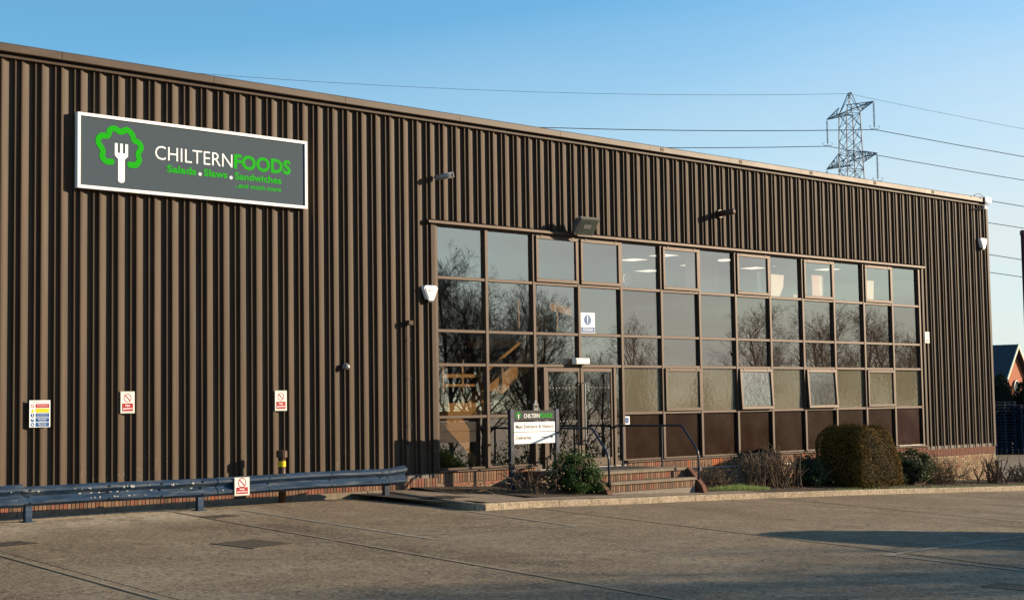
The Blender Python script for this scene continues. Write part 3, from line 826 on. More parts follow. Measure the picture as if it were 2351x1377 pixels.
m = MB(); m.tube([(6.95, .95, 4.2), (6.95, .95, 4.9)], .02); m.lathe((6.95, .95, 4.2), [(.12, 0), (.12, .02), (.03, .04)]); m.build('stand', m_plastic, t)

# ------------------------------------------------------------------ entrance steps
E_ = thing('entrance_steps', (4.0, -1.2, 0.05), 'brick entrance steps with concrete treads up to the glass doors', 'steps')
SX0, SX1, SF, SZ = 2.55, 5.62, -2.12, 0.495
m = MB(); m.bbox(SX0 - .02, SX1 - .195, SF - .03, -0.065, SZ - .06, SZ, .008); m.build('landing_slab', m_slab, E_)
m = MB(); m.bbox(SX0 + .03, SX1 - .26, SF - .37, SF - .031, SZ - .265, SZ - .205, .008); m.build('tread_slab', m_slab, E_)
MB().box(SX0 + .05, SX1 - .195, SF + .03, -0.07, -0.2, SZ - .061).build('core', m_mortar, E_)
MB().box(SX0 + .06, SX1 - .27, SF - .31, SF + .029, -0.25, SZ - .266).build('step_core', m_mortar, E_)
rb = [mesh_of(MB().bbox(-0.0325, 0.0325, -0.012, 0.05, 0, 0.135, 0.004).build('brick', mm)) for mm in (m_brick, m_brick2, m_brick3)]
x = SX0 + .10
while x < SX1 - .24:
    inst('brick', R.choice(rb), E_, (x, SF + .022, SZ - .204))
    if x < SX1 - .3: inst('brick', R.choice(rb), E_, (x, SF - .318, SZ - .41))
    x += .075
for (xa, xb) in ((SX1 - .19, SX1 - .06), (SX0 - .16, SX0 - .025)):
    ck = MB(); ck.prism([(-0.07, 0.49), (SF - .06, 0.485), (SF - .44, 0.10), (SF - .50, -0.04), (SF - .50, -0.4), (-0.07, -0.4)], 'x', xa, xb); ck.build('cheek_wall', m_cheek, E_)
o = MB().bbox(3.3, 5.05, -1.55, -0.35, SZ + .0005, SZ + .014, .005).build('doormat', m_bplast, None, (4.2, -.9, SZ)); tag(o, 'black doormat on the landing in front of the glass doors', 'doormat')


def handrail(x, label, mid, wall_y=-0.12):
    zf = gz(x, -2.45) + .13
    t = thing('handrail', (x, -2.42, zf), label, 'handrail', 'navy handrails of the entrance steps')
    zt = 1.42
    pts = [(x, wall_y, zt)]
    pts += [(x, -1.88, zt), (x, -1.95, zt - .012), (x, -2.0, zt - .05), (x, -2.34, zt - .47), (x, -2.40, zt - .56), (x, -2.42, zt - .66), (x, -2.42, zf - .05)]
    m = MB(); m.smooth = True; m.tube(pts, .024, 12); m.build('rail', m_blue2, t)
    for y in mid:
        MB().tube([(x, y, SZ - .01), (x, y, zt - .02)], .022, 12).build('post', m_blue2, t)
        MB().lathe((x, y, SZ), [(.05, 0), (.05, .008), (.026, .012)], 12).build('foot_plate', m_blue2, t)
    MB().box(x - .012, x + .012, wall_y - .02, -0.02, zt - .03, zt + .03).build('wall_bracket', m_blue2, t)
    return t


handrail(5.50, 'navy tube handrail on the steps, in front of the brown panels', (-0.16, -1.36))
handrail(2.60, 'navy tube handrail beside the green bush, in front of the glass doors', (-0.95,))

# ------------------------------------------------------------------ pavement island, kerb, soil beds
KP = [(-1.45, 0.02), (-1.89, -1.59), (-2.34, -3.13), (-2.50, -3.80), (-2.46, -3.95), (-2.36, -4.03), (-2.10, -3.99), (-0.45, -3.72), (1.2, -3.62), (2.44, -3.52), (3.8, -3.26), (5.5, -3.10), (7.13, -2.96), (9.8, -2.74), (12.45, -2.56), (16.08, -2.50), (20.0, -2.36), (26.0, -2.1), (34.0, -1.7)]


def kerb_y(x):
    for (a, b_), (c, d) in zip(KP[5:], KP[6:]):
        if a <= x <= c: return b_ + (d - b_) * (x - a) / (c - a)
    return KP[-1][1]


K_ = setting('kerb')


def resample(P_, step):
    out_ = [Vector(P_[0])]; acc = 0
    for a, b_ in zip(P_, P_[1:]):
        a, b_ = Vector(a), Vector(b_); L_ = (b_ - a).length; pos = step - acc
        while pos <= L_: out_.append(a + (b_ - a) * pos / L_); pos += step
        acc = (acc + L_) % step
    return out_


KZ = 0.125


def kerb_stone(pts):
    """pts: polyline along the road face; stone 0.125 wide"""
    m = MB(); sec = [(0, -.15), (0, KZ - .02), (.02, KZ), (.125, KZ), (.125, -.15)]
    vs = []
    for i, p in enumerate(pts):
        d = (pts[min(i + 1, len(pts) - 1)] - pts[max(i - 1, 0)]).normalized(); nrm = Vector((-d.y, d.x))
        for (u, z) in sec:
            q = p + nrm * u; vs.append((q.x, q.y, gz(q.x, q.y) + z + .012))
    n = len(sec); fs = [list(range(n)), [(len(pts) - 1) * n + k for k in range(n - 1, -1, -1)]]
    for i in range(len(pts) - 1):
        for k in range(n): fs.append((i * n + k, (i + 1) * n + k, (i + 1) * n + (k + 1) % n, i * n + (k + 1) % n))
    m.add(vs, fs); return m.build('kerb_stone', m_kerb, K_)


step = .0925
kp = resample(KP, step); per = 10; i = 0
while i + 2 < len(kp) and kp[i].x < 30:
    seg = [p.copy() for p in kp[i:i + per + 1]]
    if len(seg) < 3: break
    dirn = (seg[-1] - seg[-2]).normalized(); seg[-1] = seg[-1] - dirn * .010
    kerb_stone(seg); i += per
# pavement behind the kerb (x < 7.5) and soil beds beyond, laid as strips
def apron(x0, x1, yfun0, yfun1, dz0, dz1, mm, name, parent=None, nx=20, ny=6):
    m = MB(); vs = []
    for i in range(nx + 1):
        x = x0 + (x1 - x0) * i / nx
        for j in range(ny + 1):
            y = yfun0(x) + (yfun1(x) - yfun0(x)) * j / ny
            vs.append((x, y, gz(x, y) + dz0 + (dz1 - dz0) * j / ny))
    k = ny + 1
    m.add(vs, [(i * k + j, (i + 1) * k + j, (i + 1) * k + j + 1, i * k + j + 1) for i in range(nx) for j in range(ny)])
    return m.build(name, mm, parent)


P_ = setting('pavement')
# left wing of the pavement beside the guard rail end, split into slabs
def left_x(y): return -1.45 + (y - .02) * (0.285)
def slab(quad, parent=P_, mm=m_pave, dz=KZ + .004):
    m = MB(); n = 4; vs = []
    (a, b_, c, d) = [Vector(q) for q in quad]
    for i in range(n + 1):
        for j in range(n + 1):
            u, v = i / n, j / n; p = (a * (1 - u) + b_ * u) * (1 - v) + (d * (1 - u) + c * u) * v
            vs.append((p.x, p.y, gz(p.x, p.y) + dz + .012))
    m.add(vs, [(i * 5 + j, (i + 1) * 5 + j, (i + 1) * 5 + j + 1, i * 5 + j + 1) for i in range(n) for j in range(n)])
    return m.build('paving_slab', mm, parent)


apron(-2.42, 9.0, lambda x: kerb_y(max(x, -2.3)) + .06, lambda x: 0.0, KZ - .02, KZ - .02, m_joint, 'bedding', P_, 30, 6)
gp = .008
ysl = [0.0, -0.85, -1.6, -2.45, -3.28]
for a, b_ in zip(ysl, ysl[1:]):
    slab([(left_x(b_) + .14, b_ + gp), (left_x(b_) + 1.0, b_ + gp), (left_x(a) + 1.0, a), (left_x(a) + .14, a)])
    if a < -1.0: slab([(left_x(b_) + 1.0 + gp, b_ + gp), (left_x(b_) + 1.95, b_ + gp), (left_x(a) + 1.95, a), (left_x(a) + 1.0 + gp, a)])
x = -2.1
while x < 7.3:
    x2 = min(x + 1.5, 7.4); ya, yb = kerb_y(x) + .14, kerb_y(x2) + .14
    slab([(x, ya), (x2 - gp, yb), (x2 - gp, yb + .62), (x, ya + .62)])
    if 2.3 < x < 6.2: slab([(x, ya + .63), (x2 - gp, yb + .63), (x2 - gp, -2.3), (x, -2.3)])
    x = x2
cover((-1.75, -2.35), .75, .75, 0.25, 'square iron inspection cover in the pavement beside the guard rail end', 4, KZ + .022)
SB = KZ + .02
soil = [apron(-0.75, 2.36, lambda x: -1.45 if x < 0.05 else kerb_y(x) + .78, lambda x: -0.02, SB - .01, SB + .05, m_soil, 'soil', None, 24, 8),
        apron(5.85, 30.0, lambda x: kerb_y(x) + (.75 if x < 7.4 else .13), lambda x: -0.02, SB - .02, SB + .05, m_soil, 'soil', None, 60, 8)]
for o in soil: tag(o, kind='structure')


def leaf(m, p, size, nrm, asp=0.55):
    n_ = nrm.normalized(); a = n_.orthogonal().normalized(); a = Quaternion(n_, R.uniform(0, 2 * pi)) @ a; b_ = n_.cross(a)
    l, w = size, size * asp
    m.add([p - a * l / 2, p + b_ * w / 2 + n_ * .12 * size, p + a * l / 2, p - b_ * w / 2 + n_ * .12 * size], [(0, 1, 2, 3)])


def rnd_dir(): 
    while True:
        v = Vector((R.uniform(-1, 1), R.uniform(-1, 1), R.uniform(-1, 1)))
        if 0.05 < v.length < 1: return v.normalized()


# leaf litter on the beds and by the wall
m = MB()
for k in range(1500):
    if R.random() < .3: x, y = R.uniform(-0.7, 2.3), R.uniform(-1.4, -.1)
    else: x = R.uniform(5.9, 24); y = R.uniform(kerb_y(x) + (.75 if x < 7.4 else .15), -.1)
    leaf(m, Vector((x, y, gz(x, y) + SB + .03)), R.uniform(.03, .09), Vector((R.uniform(-.6, .6), R.uniform(-.6, .6), 1)), .6)
tag(m.build('leaf_litter', m_dryleaf), kind='stuff')
m = MB()
for k in range(260):
    x = R.uniform(-10.5, -1.6); y = -0.35 - abs(R.gauss(0, .35))
    leaf(m, Vector((x, y, gz(x, y) + .022)), R.uniform(.015, .05), Vector((R.uniform(-.5, .5), R.uniform(-.5, .5), 1)), .6)
tag(m.build('leaf_debris', m_dryleaf), kind='stuff')
# low concrete upstand at the foot of the wall behind the guard rail
u = MB()
xx = -13.0
while xx < -1.75:
    x2 = min(xx + 1.83, -1.62)
    MB().bbox(xx, x2 - .008, -0.20, -0.08, 0.05, 0.275, .012).build('kerb_stone', m_slab, K_)
    xx = x2

# ------------------------------------------------------------------ guard rail
GRY = -0.95
GT = thing('guard_rail', (-6, GRY, 0.15), 'weathered blue steel crash barrier along the foot of the brown wall', 'guard rail')
def wbeam(xs_, ytr, ztop, flare=None):
    """W section swept along x"""
    sec = [(0.0, 0.0), (-0.02, -0.012), (-0.075, -0.045), (-0.08, -0.085), (-0.02, -0.135), (0.0, -0.155), (0.0, -0.165), (-0.02, -0.185), (-0.08, -0.235), (-0.075, -0.275), (-0.02, -0.308), (0.0, -0.32)]
    m = MB(); vs = []; n = len(sec)
    for x in xs_:
        sc_ = flare(x) if flare else 1.0
        for (dy, dz) in sec: vs.append((x, ytr(x) + dy, ztop(x) + (dz + .16) * sc_ - .16))
    for x in xs_:
        sc_ = flare(x) if flare else 1.0
        for (dy, dz) in sec: vs.append((x, ytr(x) + dy + .006, ztop(x) + (dz + .16) * sc_ - .16))
    N_ = len(xs_) * n; fs = []
    for i in range(len(xs_) - 1):
        for k in range(n - 1):
            a = i * n + k; fs.append((a, a + 1, a + n + 1, a + n)); fs.append((N_ + a, N_ + a + n, N_ + a + n + 1, N_ + a + 1))
        fs.append((i * n, (i + 1) * n, N_ + (i + 1) * n, N_ + i * n)); q = i * n + n - 1; fs.append((q, N_ + q, N_ + q + n, q + n))
    for e in (0, len(xs_) - 1):
        for k in range(n - 1): a = e * n + k; fs.append((a, N_ + a, N_ + a + 1, a + 1))
    m.add(vs, fs); return m


fr = lambda a, b_, n: [a + (b_ - a) * i / n for i in range(n + 1)]
zt_ = lambda x: 0.735 + 0.008 * sin(x * 1.3) + (0.015 if x < -9.6 else 0)
def dent(x):  # knocks along the beam
    return GRY + 0.02 * exp(-((x + 7.2) / .5) ** 2) + 0.03 * exp(-((x + 9.3) / .4) ** 2) + .012 * exp(-((x + 8.3) / .25) ** 2)
wbeam(fr(-13.0, -9.62, 12), lambda x: dent(x) - .012 - (0.05 * max(0, (-9.9 - x)) ** 1.2), lambda x: zt_(x) + .004, lambda x: 1.0 + .18 * max(0, min(1, (x + 10.6)))).build('beam', m_blue, GT)
wbeam(fr(-9.66, -5.9, 40), dent, zt_).build('beam', m_blue, GT)
wbeam(fr(-6.0, -1.70, 30), lambda x: GRY - .010 - .03 * max(0, x + 2.1), lambda x: zt_(x) + .003 + .035 * max(0, x + 2.15) / .45, lambda x: 1 + .12 * max(0, (x + 2.15) / .45)).build('beam', m_blue, GT)
for px_ in (-12.6, -9.5, -6.3, -2.12):
    p = bpy.data.objects.new('post', None); COL.objects.link(p); p.parent = GT; p.location = (px_ + 6, 0.03, 0)
    zb = gz(px_, GRY) + .012
    q = MB(); q.bbox(px_ - .06, px_ + .06, GRY + .008, GRY + .10, zb, .70, .006); q.build('upright', m_blue2 if px_ > -3 else m_blue, p)
    q = MB(); q.bbox(px_ - .10, px_ + .10, GRY - .05, GRY + .17, zb, zb + .014, .004); q.build('base_plate', m_blue, p)
bo = MB()
for px_ in (-9.5, -6.3, -2.12, -2.30, -1.95, -8.1, -7.1, -4.9, -3.5):
    for dz in (-.055, -.16, -.265):
        bo.lathe((0, 0, 0), [(0, 0)], 3) if False else None
        y_ = dent(px_) - (.066 if dz != -.16 else .0)
        bo.prism([(px_ + .016 * cos(k * pi / 3), zt_(px_) + dz + .016 * sin(k * pi / 3)) for k in range(6)], 'y', y_ - .03, y_)
bo.build('bolt', m_blue2, GT)
ch = MB()
for k in range(46):   # chips of paint knocked off
    x = R.choice([R.uniform(-9.9, -5.9), R.gauss(-7.6, .6)]); dz = R.choice([-.16, -.085, -.235, -.15, -.075])
    y_ = dent(x) - (.0805 if dz in (-.085, -.235, -.075) else .001)
    w, h = R.uniform(.006, .03), R.uniform(.006, .035)
    ch.prism([(x - w, zt_(x) + dz), (x, zt_(x) + dz + h), (x + w, zt_(x) + dz + .2 * h), (x + .3 * w, zt_(x) + dz - .6 * h)], 'y', y_ - .004, y_ + .006)
ch.build('paint_chips', m_galv, GT)['kind'] = 'stuff'

# bollard pipe behind the guard rail
t = thing('bollard', (-4.22, -.42, .15), 'brown capped bollard with a yellow band behind the guard rail', 'bollard')
m = MB(); m.smooth = True; m.lathe((-4.22, -.42, .12), [(.07, 0), (.07, .92)], 16); m.build('post', m_bollard, t)
m = MB(); m.lathe((-4.22, -.42, .98), [(.074, -.135), (.074, -.03)], 16); m.build('band', m_yel, t)
m = MB(); m.lathe((-4.22, -.42, .98), [(.105, .04), (.105, .15), (.09, .17)], 16); m.build('cap', m_bollard, t)

# ------------------------------------------------------------------ signs
WX0, WX1, WZ0, WZ1 = -8.25, -3.385, 5.80, 7.125
t = thing('wall_sign', ((WX0 + WX1) / 2, -.10, WZ0), 'large grey company sign with white border and green tree logo high on the wall', 'sign')
SY = -.115
MB().box(WX0 + .05, WX1 - .05, SY, -.035, WZ0 + .05, WZ1 - .05).build('panel', m_signgrey, t)
bw = .055
for a in ((WX0, WX1, WZ0, WZ0 + bw), (WX0, WX1, WZ1 - bw, WZ1), (WX0, WX0 + bw, WZ0 + bw + .0005, WZ1 - bw - .0005), (WX1 - bw, WX1, WZ0 + bw + .0005, WZ1 - bw - .0005)):
    MB().box(a[0], a[1], SY - .022, -.036, a[2], a[3]).build('border', m_white, t)
lettering('lettering', 'CHILTERN', -6.725, -5.09, 6.448, .258, SY, m_white, t, -0.006)
lettering('lettering', 'FOODS', -5.055, -3.765, 6.448, .258, SY, m_green, t, 0.035)
for txt, a, b_ in (('Salads', -6.485, -5.87), ('Slaws', -5.715, -5.20), ('Sandwiches', -5.04, -3.985)): lettering('lettering', txt, a, b_, 6.240, .128, SY, m_green, t, 0.030)
lettering('lettering', '...and much more', -5.045, -3.99, 6.085, .085, SY, m_green, t, 0.028)
for x, z in ((-5.79, 6.262), (-5.12, 6.258)): MB().disc((x, SY - .003, z), 0, .032, .003).build('dot', m_white, t)


def stroke(path, w, y, th, n=6):
    """flat band following a smooth closed or open path in the x,z plane"""
    P3 = [Vector(p) for p in path]; pts = []
    for i in range(len(P3) - 1):
        p0, p1, p2, p3 = P3[max(0, i - 1)], P3[i], P3[i + 1], P3[min(len(P3) - 1, i + 2)]
        for k in range(n):
            u_ = k / n
            pts.append(0.5 * ((2 * p1) + (p2 - p0) * u_ + (2 * p0 - 5 * p1 + 4 * p2 - p3) * u_ ** 2 + (3 * p1 - p0 - 3 * p2 + p3) * u_ ** 3))
    pts.append(P3[-1]); m = MB(); vs = []
    for i, p in enumerate(pts):
        d = (pts[min(i + 1, len(pts) - 1)] - pts[max(i - 1, 0)]).normalized(); nn = Vector((-d.y, d.x)) * w
        for q in (p - nn, p + nn): vs += [(q.x, y, q.y), (q.x, y + th, q.y)]
    fs = []
    for i in range(len(pts) - 1):
        a = 4 * i; fs += [(a, a + 2, a + 6, a + 4), (a + 2, a + 3, a + 7, a + 6), (a, a + 4, a + 5, a + 1)]
    m.add(vs, fs)
    for e in (pts[0], pts[-1]): m.disc((e.x, y - .0003, e.y), 0, w, th, 18)
    return m


LOGO = [(-7.589, 6.315), (-7.695, 6.314), (-7.775, 6.394), (-7.762, 6.505), (-7.85, 6.638), (-7.806, 6.749), (-7.664, 6.775), (-7.628, 6.870), (-7.537, 6.914), (-7.415, 6.865), (-7.289, 6.914), (-7.185, 6.837), (-7.150, 6.745), (-7.05, 6.705), (-7.01, 6.619), (-7.068, 6.504), (-7.045, 6.398), (-7.115, 6.303), (-7.234, 6.298)]


def fork(cx, z0, sc, y, th):
    m = MB(); q = lambda u, v: (cx + u * sc, z0 + v * sc)
    m.prism([q(-.065, 0.035), q(-.045, .01), q(0, 0), q(.045, .01), q(.065, .035), q(.065, .42), q(.13, .48), q(.13, .70), q(.075, .70), q(.075, .53), q(.0275, .53), q(.0275, .70), q(-.0275, .70), q(-.0275, .53), q(-.075, .53), q(-.075, .70), q(-.13, .70), q(-.13, .48), q(-.065, .42)], 'y', y, y + th)
    return m


stroke(LOGO, .053, SY - .004, .004).build('tree_logo', m_green, t)
fork(-7.40, 5.955, 1.0, SY - .005, .005).build('fork_logo', m_white, t)

# free-standing information sign
IY = -1.2
t = thing('information_sign', (1.62, IY, .08), 'free-standing company sign with two white direction panels on navy posts beside the steps', 'sign')
for x, zb in ((.965, .02), (2.29, .0)):
    MB().bbox(x - .055, x + .055, IY - .045, IY + .045, zb, 1.845, .008).build('post', m_blue2, t)
x0, x1 = 1.022, 2.233
MB().box(x0, x1, IY - .030, IY + .025, 1.605, 1.815).build('header_panel', m_signdark, t)
MB().box(x0, x1, IY - .028, IY + .025, 1.375, 1.575).build('direction_panel', m_white, t)
MB().box(x0, x1, IY - .028, IY + .025, 1.125, 1.362).build('direction_panel', m_white, t)
MB().box(x0, x1, IY - .020, IY + .02, 1.363, 1.3745).build('rail', m_signdark, t)
yf = IY - .030
lettering('lettering', 'CHILTERN', 1.31, 1.77, 1.66, .088, yf, m_white, t, 0.004, 1.0, .002)
lettering('lettering', 'FOODS', 1.785, 2.15, 1.66, .088, yf, m_green, t, 0.03, 1.0, .002)
stroke([(1.155 + (px - -7.43) * .15, 1.725 + (pz - 6.6) * .15) for px, pz in LOGO], .010, yf - .002, .002).build('tree_logo', m_green, t)
fork(1.158, 1.635, .145, yf - .003, .003).build('fork_logo', m_white, t)
lettering('lettering', 'Main Entrance & Visitors', 1.07, 2.18, 1.445, .075, yf + .002, m_gold, t, 0.014, 1.0, .002)
lettering('lettering', 'Deliveries', 1.075, 1.515, 1.215, .075, yf + .002, m_gold, t, 0.014, 1.0, .002)
m = MB(); m.prism([(1.80, 1.243), (2.10, 1.243), (2.10, 1.222), (2.19, 1.252), (2.10, 1.282), (2.10, 1.261), (1.80, 1.261)], 'y', yf, yf + .002); m.build('arrow', m_signdark, t)


def no_parking(x0, x1, z0, z1, y, label, rest=None):
    t = thing('no_parking_sign', ((x0 + x1) / 2, y, z0), label, 'sign', 'no parking signs')
    w, h = x1 - x0, z1 - z0
    MB().box(x0, x1, y, y + .012, z0, z1).build('backing', m_alum, t)
    MB().box(x0 + .03 * w, x1 - .03 * w, y - .003, y - .0002, z0 + .05 * h, z1 - .05 * h).build('face', m_cream, t)
    cx, cz, r = (x0 + x1) / 2, z0 + .70 * h, .27 * w
    m = MB(); m.disc((cx, y - .006, cz), r * .84, r, .003)
    d = r * .9 / sqrt(2); e = .055 * r * 1.4
    m.prism([(cx - d - e, cz + d - e), (cx + d - e, cz - d - e), (cx + d + e, cz - d + e), (cx - d + e, cz + d + e)], 'y', y - .0065, y - .0035)
    m.build('prohibition_symbol', m_red, t)
    MB().box(x0 + .12 * w, x1 - .12 * w, y - .006, y - .0032, z0 + .10 * h, z0 + .46 * h).build('red_panel', m_red, t)
    lettering('lettering', 'No', cx - .16 * w, cx + .16 * w, z0 + .32 * h, .09 * h, y - .006, m_white, t, .02, 1, .002)
    lettering('lettering', 'parking', cx - .33 * w, cx + .33 * w, z0 + .185 * h, .085 * h, y - .006, m_white, t, .02, 1, .002)
    return t


no_parking(-7.374, -7.092, 1.888, 2.277, -.05, 'no parking sign on the brown wall, closer to the coloured safety notice')
no_parking(-4.115, -3.84, 1.89, 2.277, -.05, 'no parking sign on the brown wall above the capped bollard')
no_parking(-5.68, -5.36, .392, .722, GRY - .105, 'no parking sign fixed to the face of the blue guard rail')

t = thing('safety_notice', (-8.89, -.06, 1.68), 'white site safety notice with red, yellow and blue bars on the brown wall', 'sign')
x0, x1, z0, z1 = -9.075, -8.70, 1.68, 2.133; y = -.065
MB().box(x0, x1, y, y + .008, z0, z1).build('board', m_white, t)
lettering('lettering', 'SITE SAFETY NOTICE', x0 + .04, x1 - .04, z1 - .035, .018, y, m_black, t, .01, 1, .001)
hb = (z1 - z0 - .06) / 5
for k, mm in enumerate((m_red, m_yel, m_sblue, m_sblue, m_sblue)):
    zc = z1 - .055 - hb * (k + .5)
    MB().box(x0 + .11, x1 - .02, y - .002, y - .0002, zc - hb * .44, zc + hb * .44).build('bar', mm, t)
    if k == 0: m = MB(); m.disc((x0 + .055, y - .002, zc), .026, .034, .0018); m.prism([(x0 + .03, zc + .018), (x0 + .036, zc + .024), (x0 + .08, zc - .018), (x0 + .074, zc - .024)], 'y', y - .0022, y - .0002); m.build('symbol', m_red, t)
    elif k == 1: m = MB(); m.prism([(x0 + .02, zc - .03), (x0 + .09, zc - .03), (x0 + .055, zc + .034)], 'y', y - .002, y - .0002); m.build('symbol', m_yel, t)
    else:
        m = MB(); m.disc((x0 + .055, y - .002, zc), 0, .034, .0018); m.build('symbol', m_sblue, t)
        if k == 2: MB().box(x0 + .049, x0 + .061, y - .004, y - .0022, zc - .02, zc + .022).build('mark', m_white, t)
        if k == 3: m = MB(); m.prism([(x0 + .055 + .022 * cos(a * pi / 8), zc + .004 + .018 * sin(a * pi / 8)) for a in range(9)], 'y', y - .004, y - .0022); m.build('mark', m_white, t)
        if k == 4: m = MB(); m.prism([(x0 + .04, zc - .016), (x0 + .075, zc - .016), (x0 + .075, zc - .006), (x0 + .055, zc), (x0 + .055, zc + .018), (x0 + .04, zc + .018)], 'y', y - .004, y - .0022); m.build('mark', m_white, t)
    if k >= 3:
        lettering('lettering', 'Safety helmets' if k == 3 else 'Safety footwear', x0 + .155, x1 - .065, zc + .006, .018, y - .002, m_white, t, .01, 1, .001)
        lettering('lettering', 'must be worn', x0 + .165, x1 - .075, zc - .024, .018, y - .002, m_white, t, .01, 1, .001)
    elif k in (0, 2):
        for dz in (.012, -.012): MB().box(x0 + .13, x1 - .05, y - .0035, y - .0022, zc + dz - .0018, zc + dz + .0018).build('print_line', m_white, t)

t = thing('window_notice', (4.7, .05, 3.56), 'white notice with a blue circle and exclamation mark stuck inside the glass over the doors', 'notice')
x0, x1, z0, z1 = 4.395, 4.86, 3.562, 4.03; y = .048
MB().box(x0, x1, y, y + .004, z0, z1).build('board', m_white, t)
MB().disc((x0 + .225, y - .002, z0 + .30), 0, .118, .0018).build('symbol', m_sblue, t)
m = MB(); m.prism([(x0 + .208, z0 + .385), (x0 + .242, z0 + .385), (x0 + .234, z0 + .265), (x0 + .216, z0 + .265)], 'y', y - .004, y - .0022); m.disc((x0 + .225, y - .004, z0 + .232), 0, .016, .0018, 14); m.build('mark', m_white, t)
MB().box(x0 + .012, x1 - .012, y - .002, y - .0002, z0 + .012, z0 + .135).build('blue_panel', m_sblue, t)
for dz in (.10, .075, .05): MB().box(x0 + .06, x1 - .07, y - .0035, y - .0022, z0 + dz, z0 + dz + .008).build('print_line', m_white, t)

t = thing('door_sticker', (5.89, .02, 1.44), 'small white sticker with a blue shield on the panel beside the doors', 'sticker')
MB().box(5.80, 5.985, .046, .0505, 1.44, 1.63).build('backing', m_white, t)
m = MB(); m.prism([(5.835, 1.60), (5.95, 1.60), (5.955, 1.53), (5.935, 1.465), (5.85, 1.465), (5.83, 1.53)], 'y', .044, .0458); m.build('shield', m_sblue, t)

t = thing('wall_notice', (18.9, -.05, 3.57), 'small cream notice plate on the cladding beside the end of the glazing', 'notice')
MB().box(18.79, 19.03, -.055, -.042, 3.57, 3.895).build('plate', m_cream, t)
m = MB(); m.prism([(18.83, 3.73), (18.85, 3.71), (18.99, 3.82), (18.97, 3.84)], 'y', -.057, -.0552); m.box(18.83, 18.91, -.057, -.0552, 3.60, 3.67); m.box(18.93, 18.99, -.057, -.0552, 3.60, 3.67); m.build('print', m_gplast, t)

# ------------------------------------------------------------------ fittings on the wall
def alarm(x, z, label, s=1.0):
    t = thing('alarm_box', (x, -.06, z), label, 'alarm box', 'white alarm boxes')
    q = lambda u, v: (x + u * s, z + v * s)
    poly = [q(-.055, -.15), q(.055, -.15), q(.085, -.12), q(.185, .10), q(.165, .15), q(.13, .165), q(-.13, .165), q(-.165, .15), q(-.185, .10), q(-.085, -.12)]
    MB().prism(poly, 'y', -.13, -.03).build('case', m_plastic, t)
    inner = [(x + (a - x) * .8, z + (b_ - z) * .8) for a, b_ in poly]
    MB().prism(inner, 'y', -.142, -.1302).build('cover', m_plastic, t)
    m = MB(); m.box(x - .09 * s, x + .09 * s, -.1445, -.1425, z + .045 * s, z + .056 * s); m.disc((x - .06 * s, -.1445, z + .065 * s), .016 * s, .024 * s, .0018); m.build('mark', m_gplast, t)
    m = MB(); m.prism([q(-.05, -.185), q(.05, -.185), q(.09, -.125), q(-.09, -.125)], 'y', -.11, -.05); m.build('strobe', m_bplast, t)
    return t


alarm(-.25, 4.275, 'white alarm box with a dark mark beside the upper left corner of the glazing')
alarm(22.23, 6.70, 'white alarm box near the far right corner under the roof')
t = thing('security_camera', (.10, -.2, 6.79), 'grey tube security camera high above the left end of the glazing', 'camera')
m = MB(); m.smooth = True; m.tube([(-.04, -.06, 6.72), (.18, -.36, 6.775)], .062, 16); m.build('housing', m_galv, t)
m = MB(); m.tube([(.183, -.364, 6.776), (.195, -.380, 6.779)], .056, 16); m.build('lens_ring', m_alum, t)
m = MB(); m.tube([(.196, -.381, 6.779), (.199, -.386, 6.78)], .034, 16); m.build('lens', m_black, t)
m = MB(); m.tube([(-.02, -.02, 6.74), (-.02, -.12, 6.74)], .03, 10); m.build('bracket', m_galv, t)
t = thing('security_camera', (-2.44, -.1, 2.73), 'small round dome camera on the plain brown wall', 'camera')
m = MB(); m.smooth = True; m.tube([(-2.44, -.03, 2.74), (-2.44, -.10, 2.74)], .065, 16); m.build('base', m_gplast, t)
m = MB(); m.smooth = True
m.tube([(-2.44, -.10, 2.735), (-2.43, -.12, 2.735), (-2.425, -.145, 2.733), (-2.42, -.16, 2.732)], [.062, .056, .038, .012], 16); m.build('dome', m_alum, t)
t = thing('exhaust_pipe', (9.55, -.2, 6.70), 'short dark rusty pipe stub above the middle of the glazing', 'pipe')
m = MB(); m.smooth = True; m.tube([(9.45, -.02, 6.68), (9.48, -.45, 6.70)], .075, 14); m.build('stub', m_bollard, t)
m = MB(); m.disc((9.45, -.05, 6.68), .078, .11, .02); m.build('flange', m_bollard, t)
t = thing('floodlight', (4.2, -.35, 5.85), 'grey halogen floodlight tilted down over the glazing head', 'floodlight')
mt = Matrix.Translation((4.16, -.40, 5.965)) @ Matrix.Rotation(radians(-4), 4, 'Z') @ Matrix.Rotation(radians(38), 4, 'X')
m = MB(); m.bbox(-.27, .27, -.02, .10, -.20, .20, .03, mt); m.build('housing', m_flood, t)
m = MB(); m.bbox(-.29, .29, -.045, -.021, -.225, .225, .008, mt); m.build('bezel', m_flood, t)
m = MB(); m.box(-.24, .24, -.050, -.0455, -.17, .18, mt); m.build('lens', m_lens, t)
m = MB(); m.box(-.11, .11, -.0535, -.0505, -.04, .06, mt); m.build('reflector', m_gplast, t)
m = MB(); m.box(-.27, .27, .101, .14, -.12, .12, mt)
for k in range(7): m.box(-.24 + .075 * k, -.22 + .075 * k, .141, .17, -.12, .12, mt)
m.build('heat_sink', m_flood, t)
m = MB(); m.tube([(4.05, -.36, 5.95), (4.05, -.18, 5.86), (4.05, -.03, 5.9)], .02, 8); m.tube([(4.40, -.40, 5.95), (4.40, -.18, 5.86), (4.40, -.03, 5.9)], .02, 8); m.build('bracket', m_galv, t)
t = thing('entrance_light', (4.24, -.09, 2.83), 'cream bulkhead light box over the glass doors', 'light')
m = MB(); m.bbox(4.01, 4.475, -.15, -.012, 2.835, 2.975, .015); m.build('case', m_cream, t)
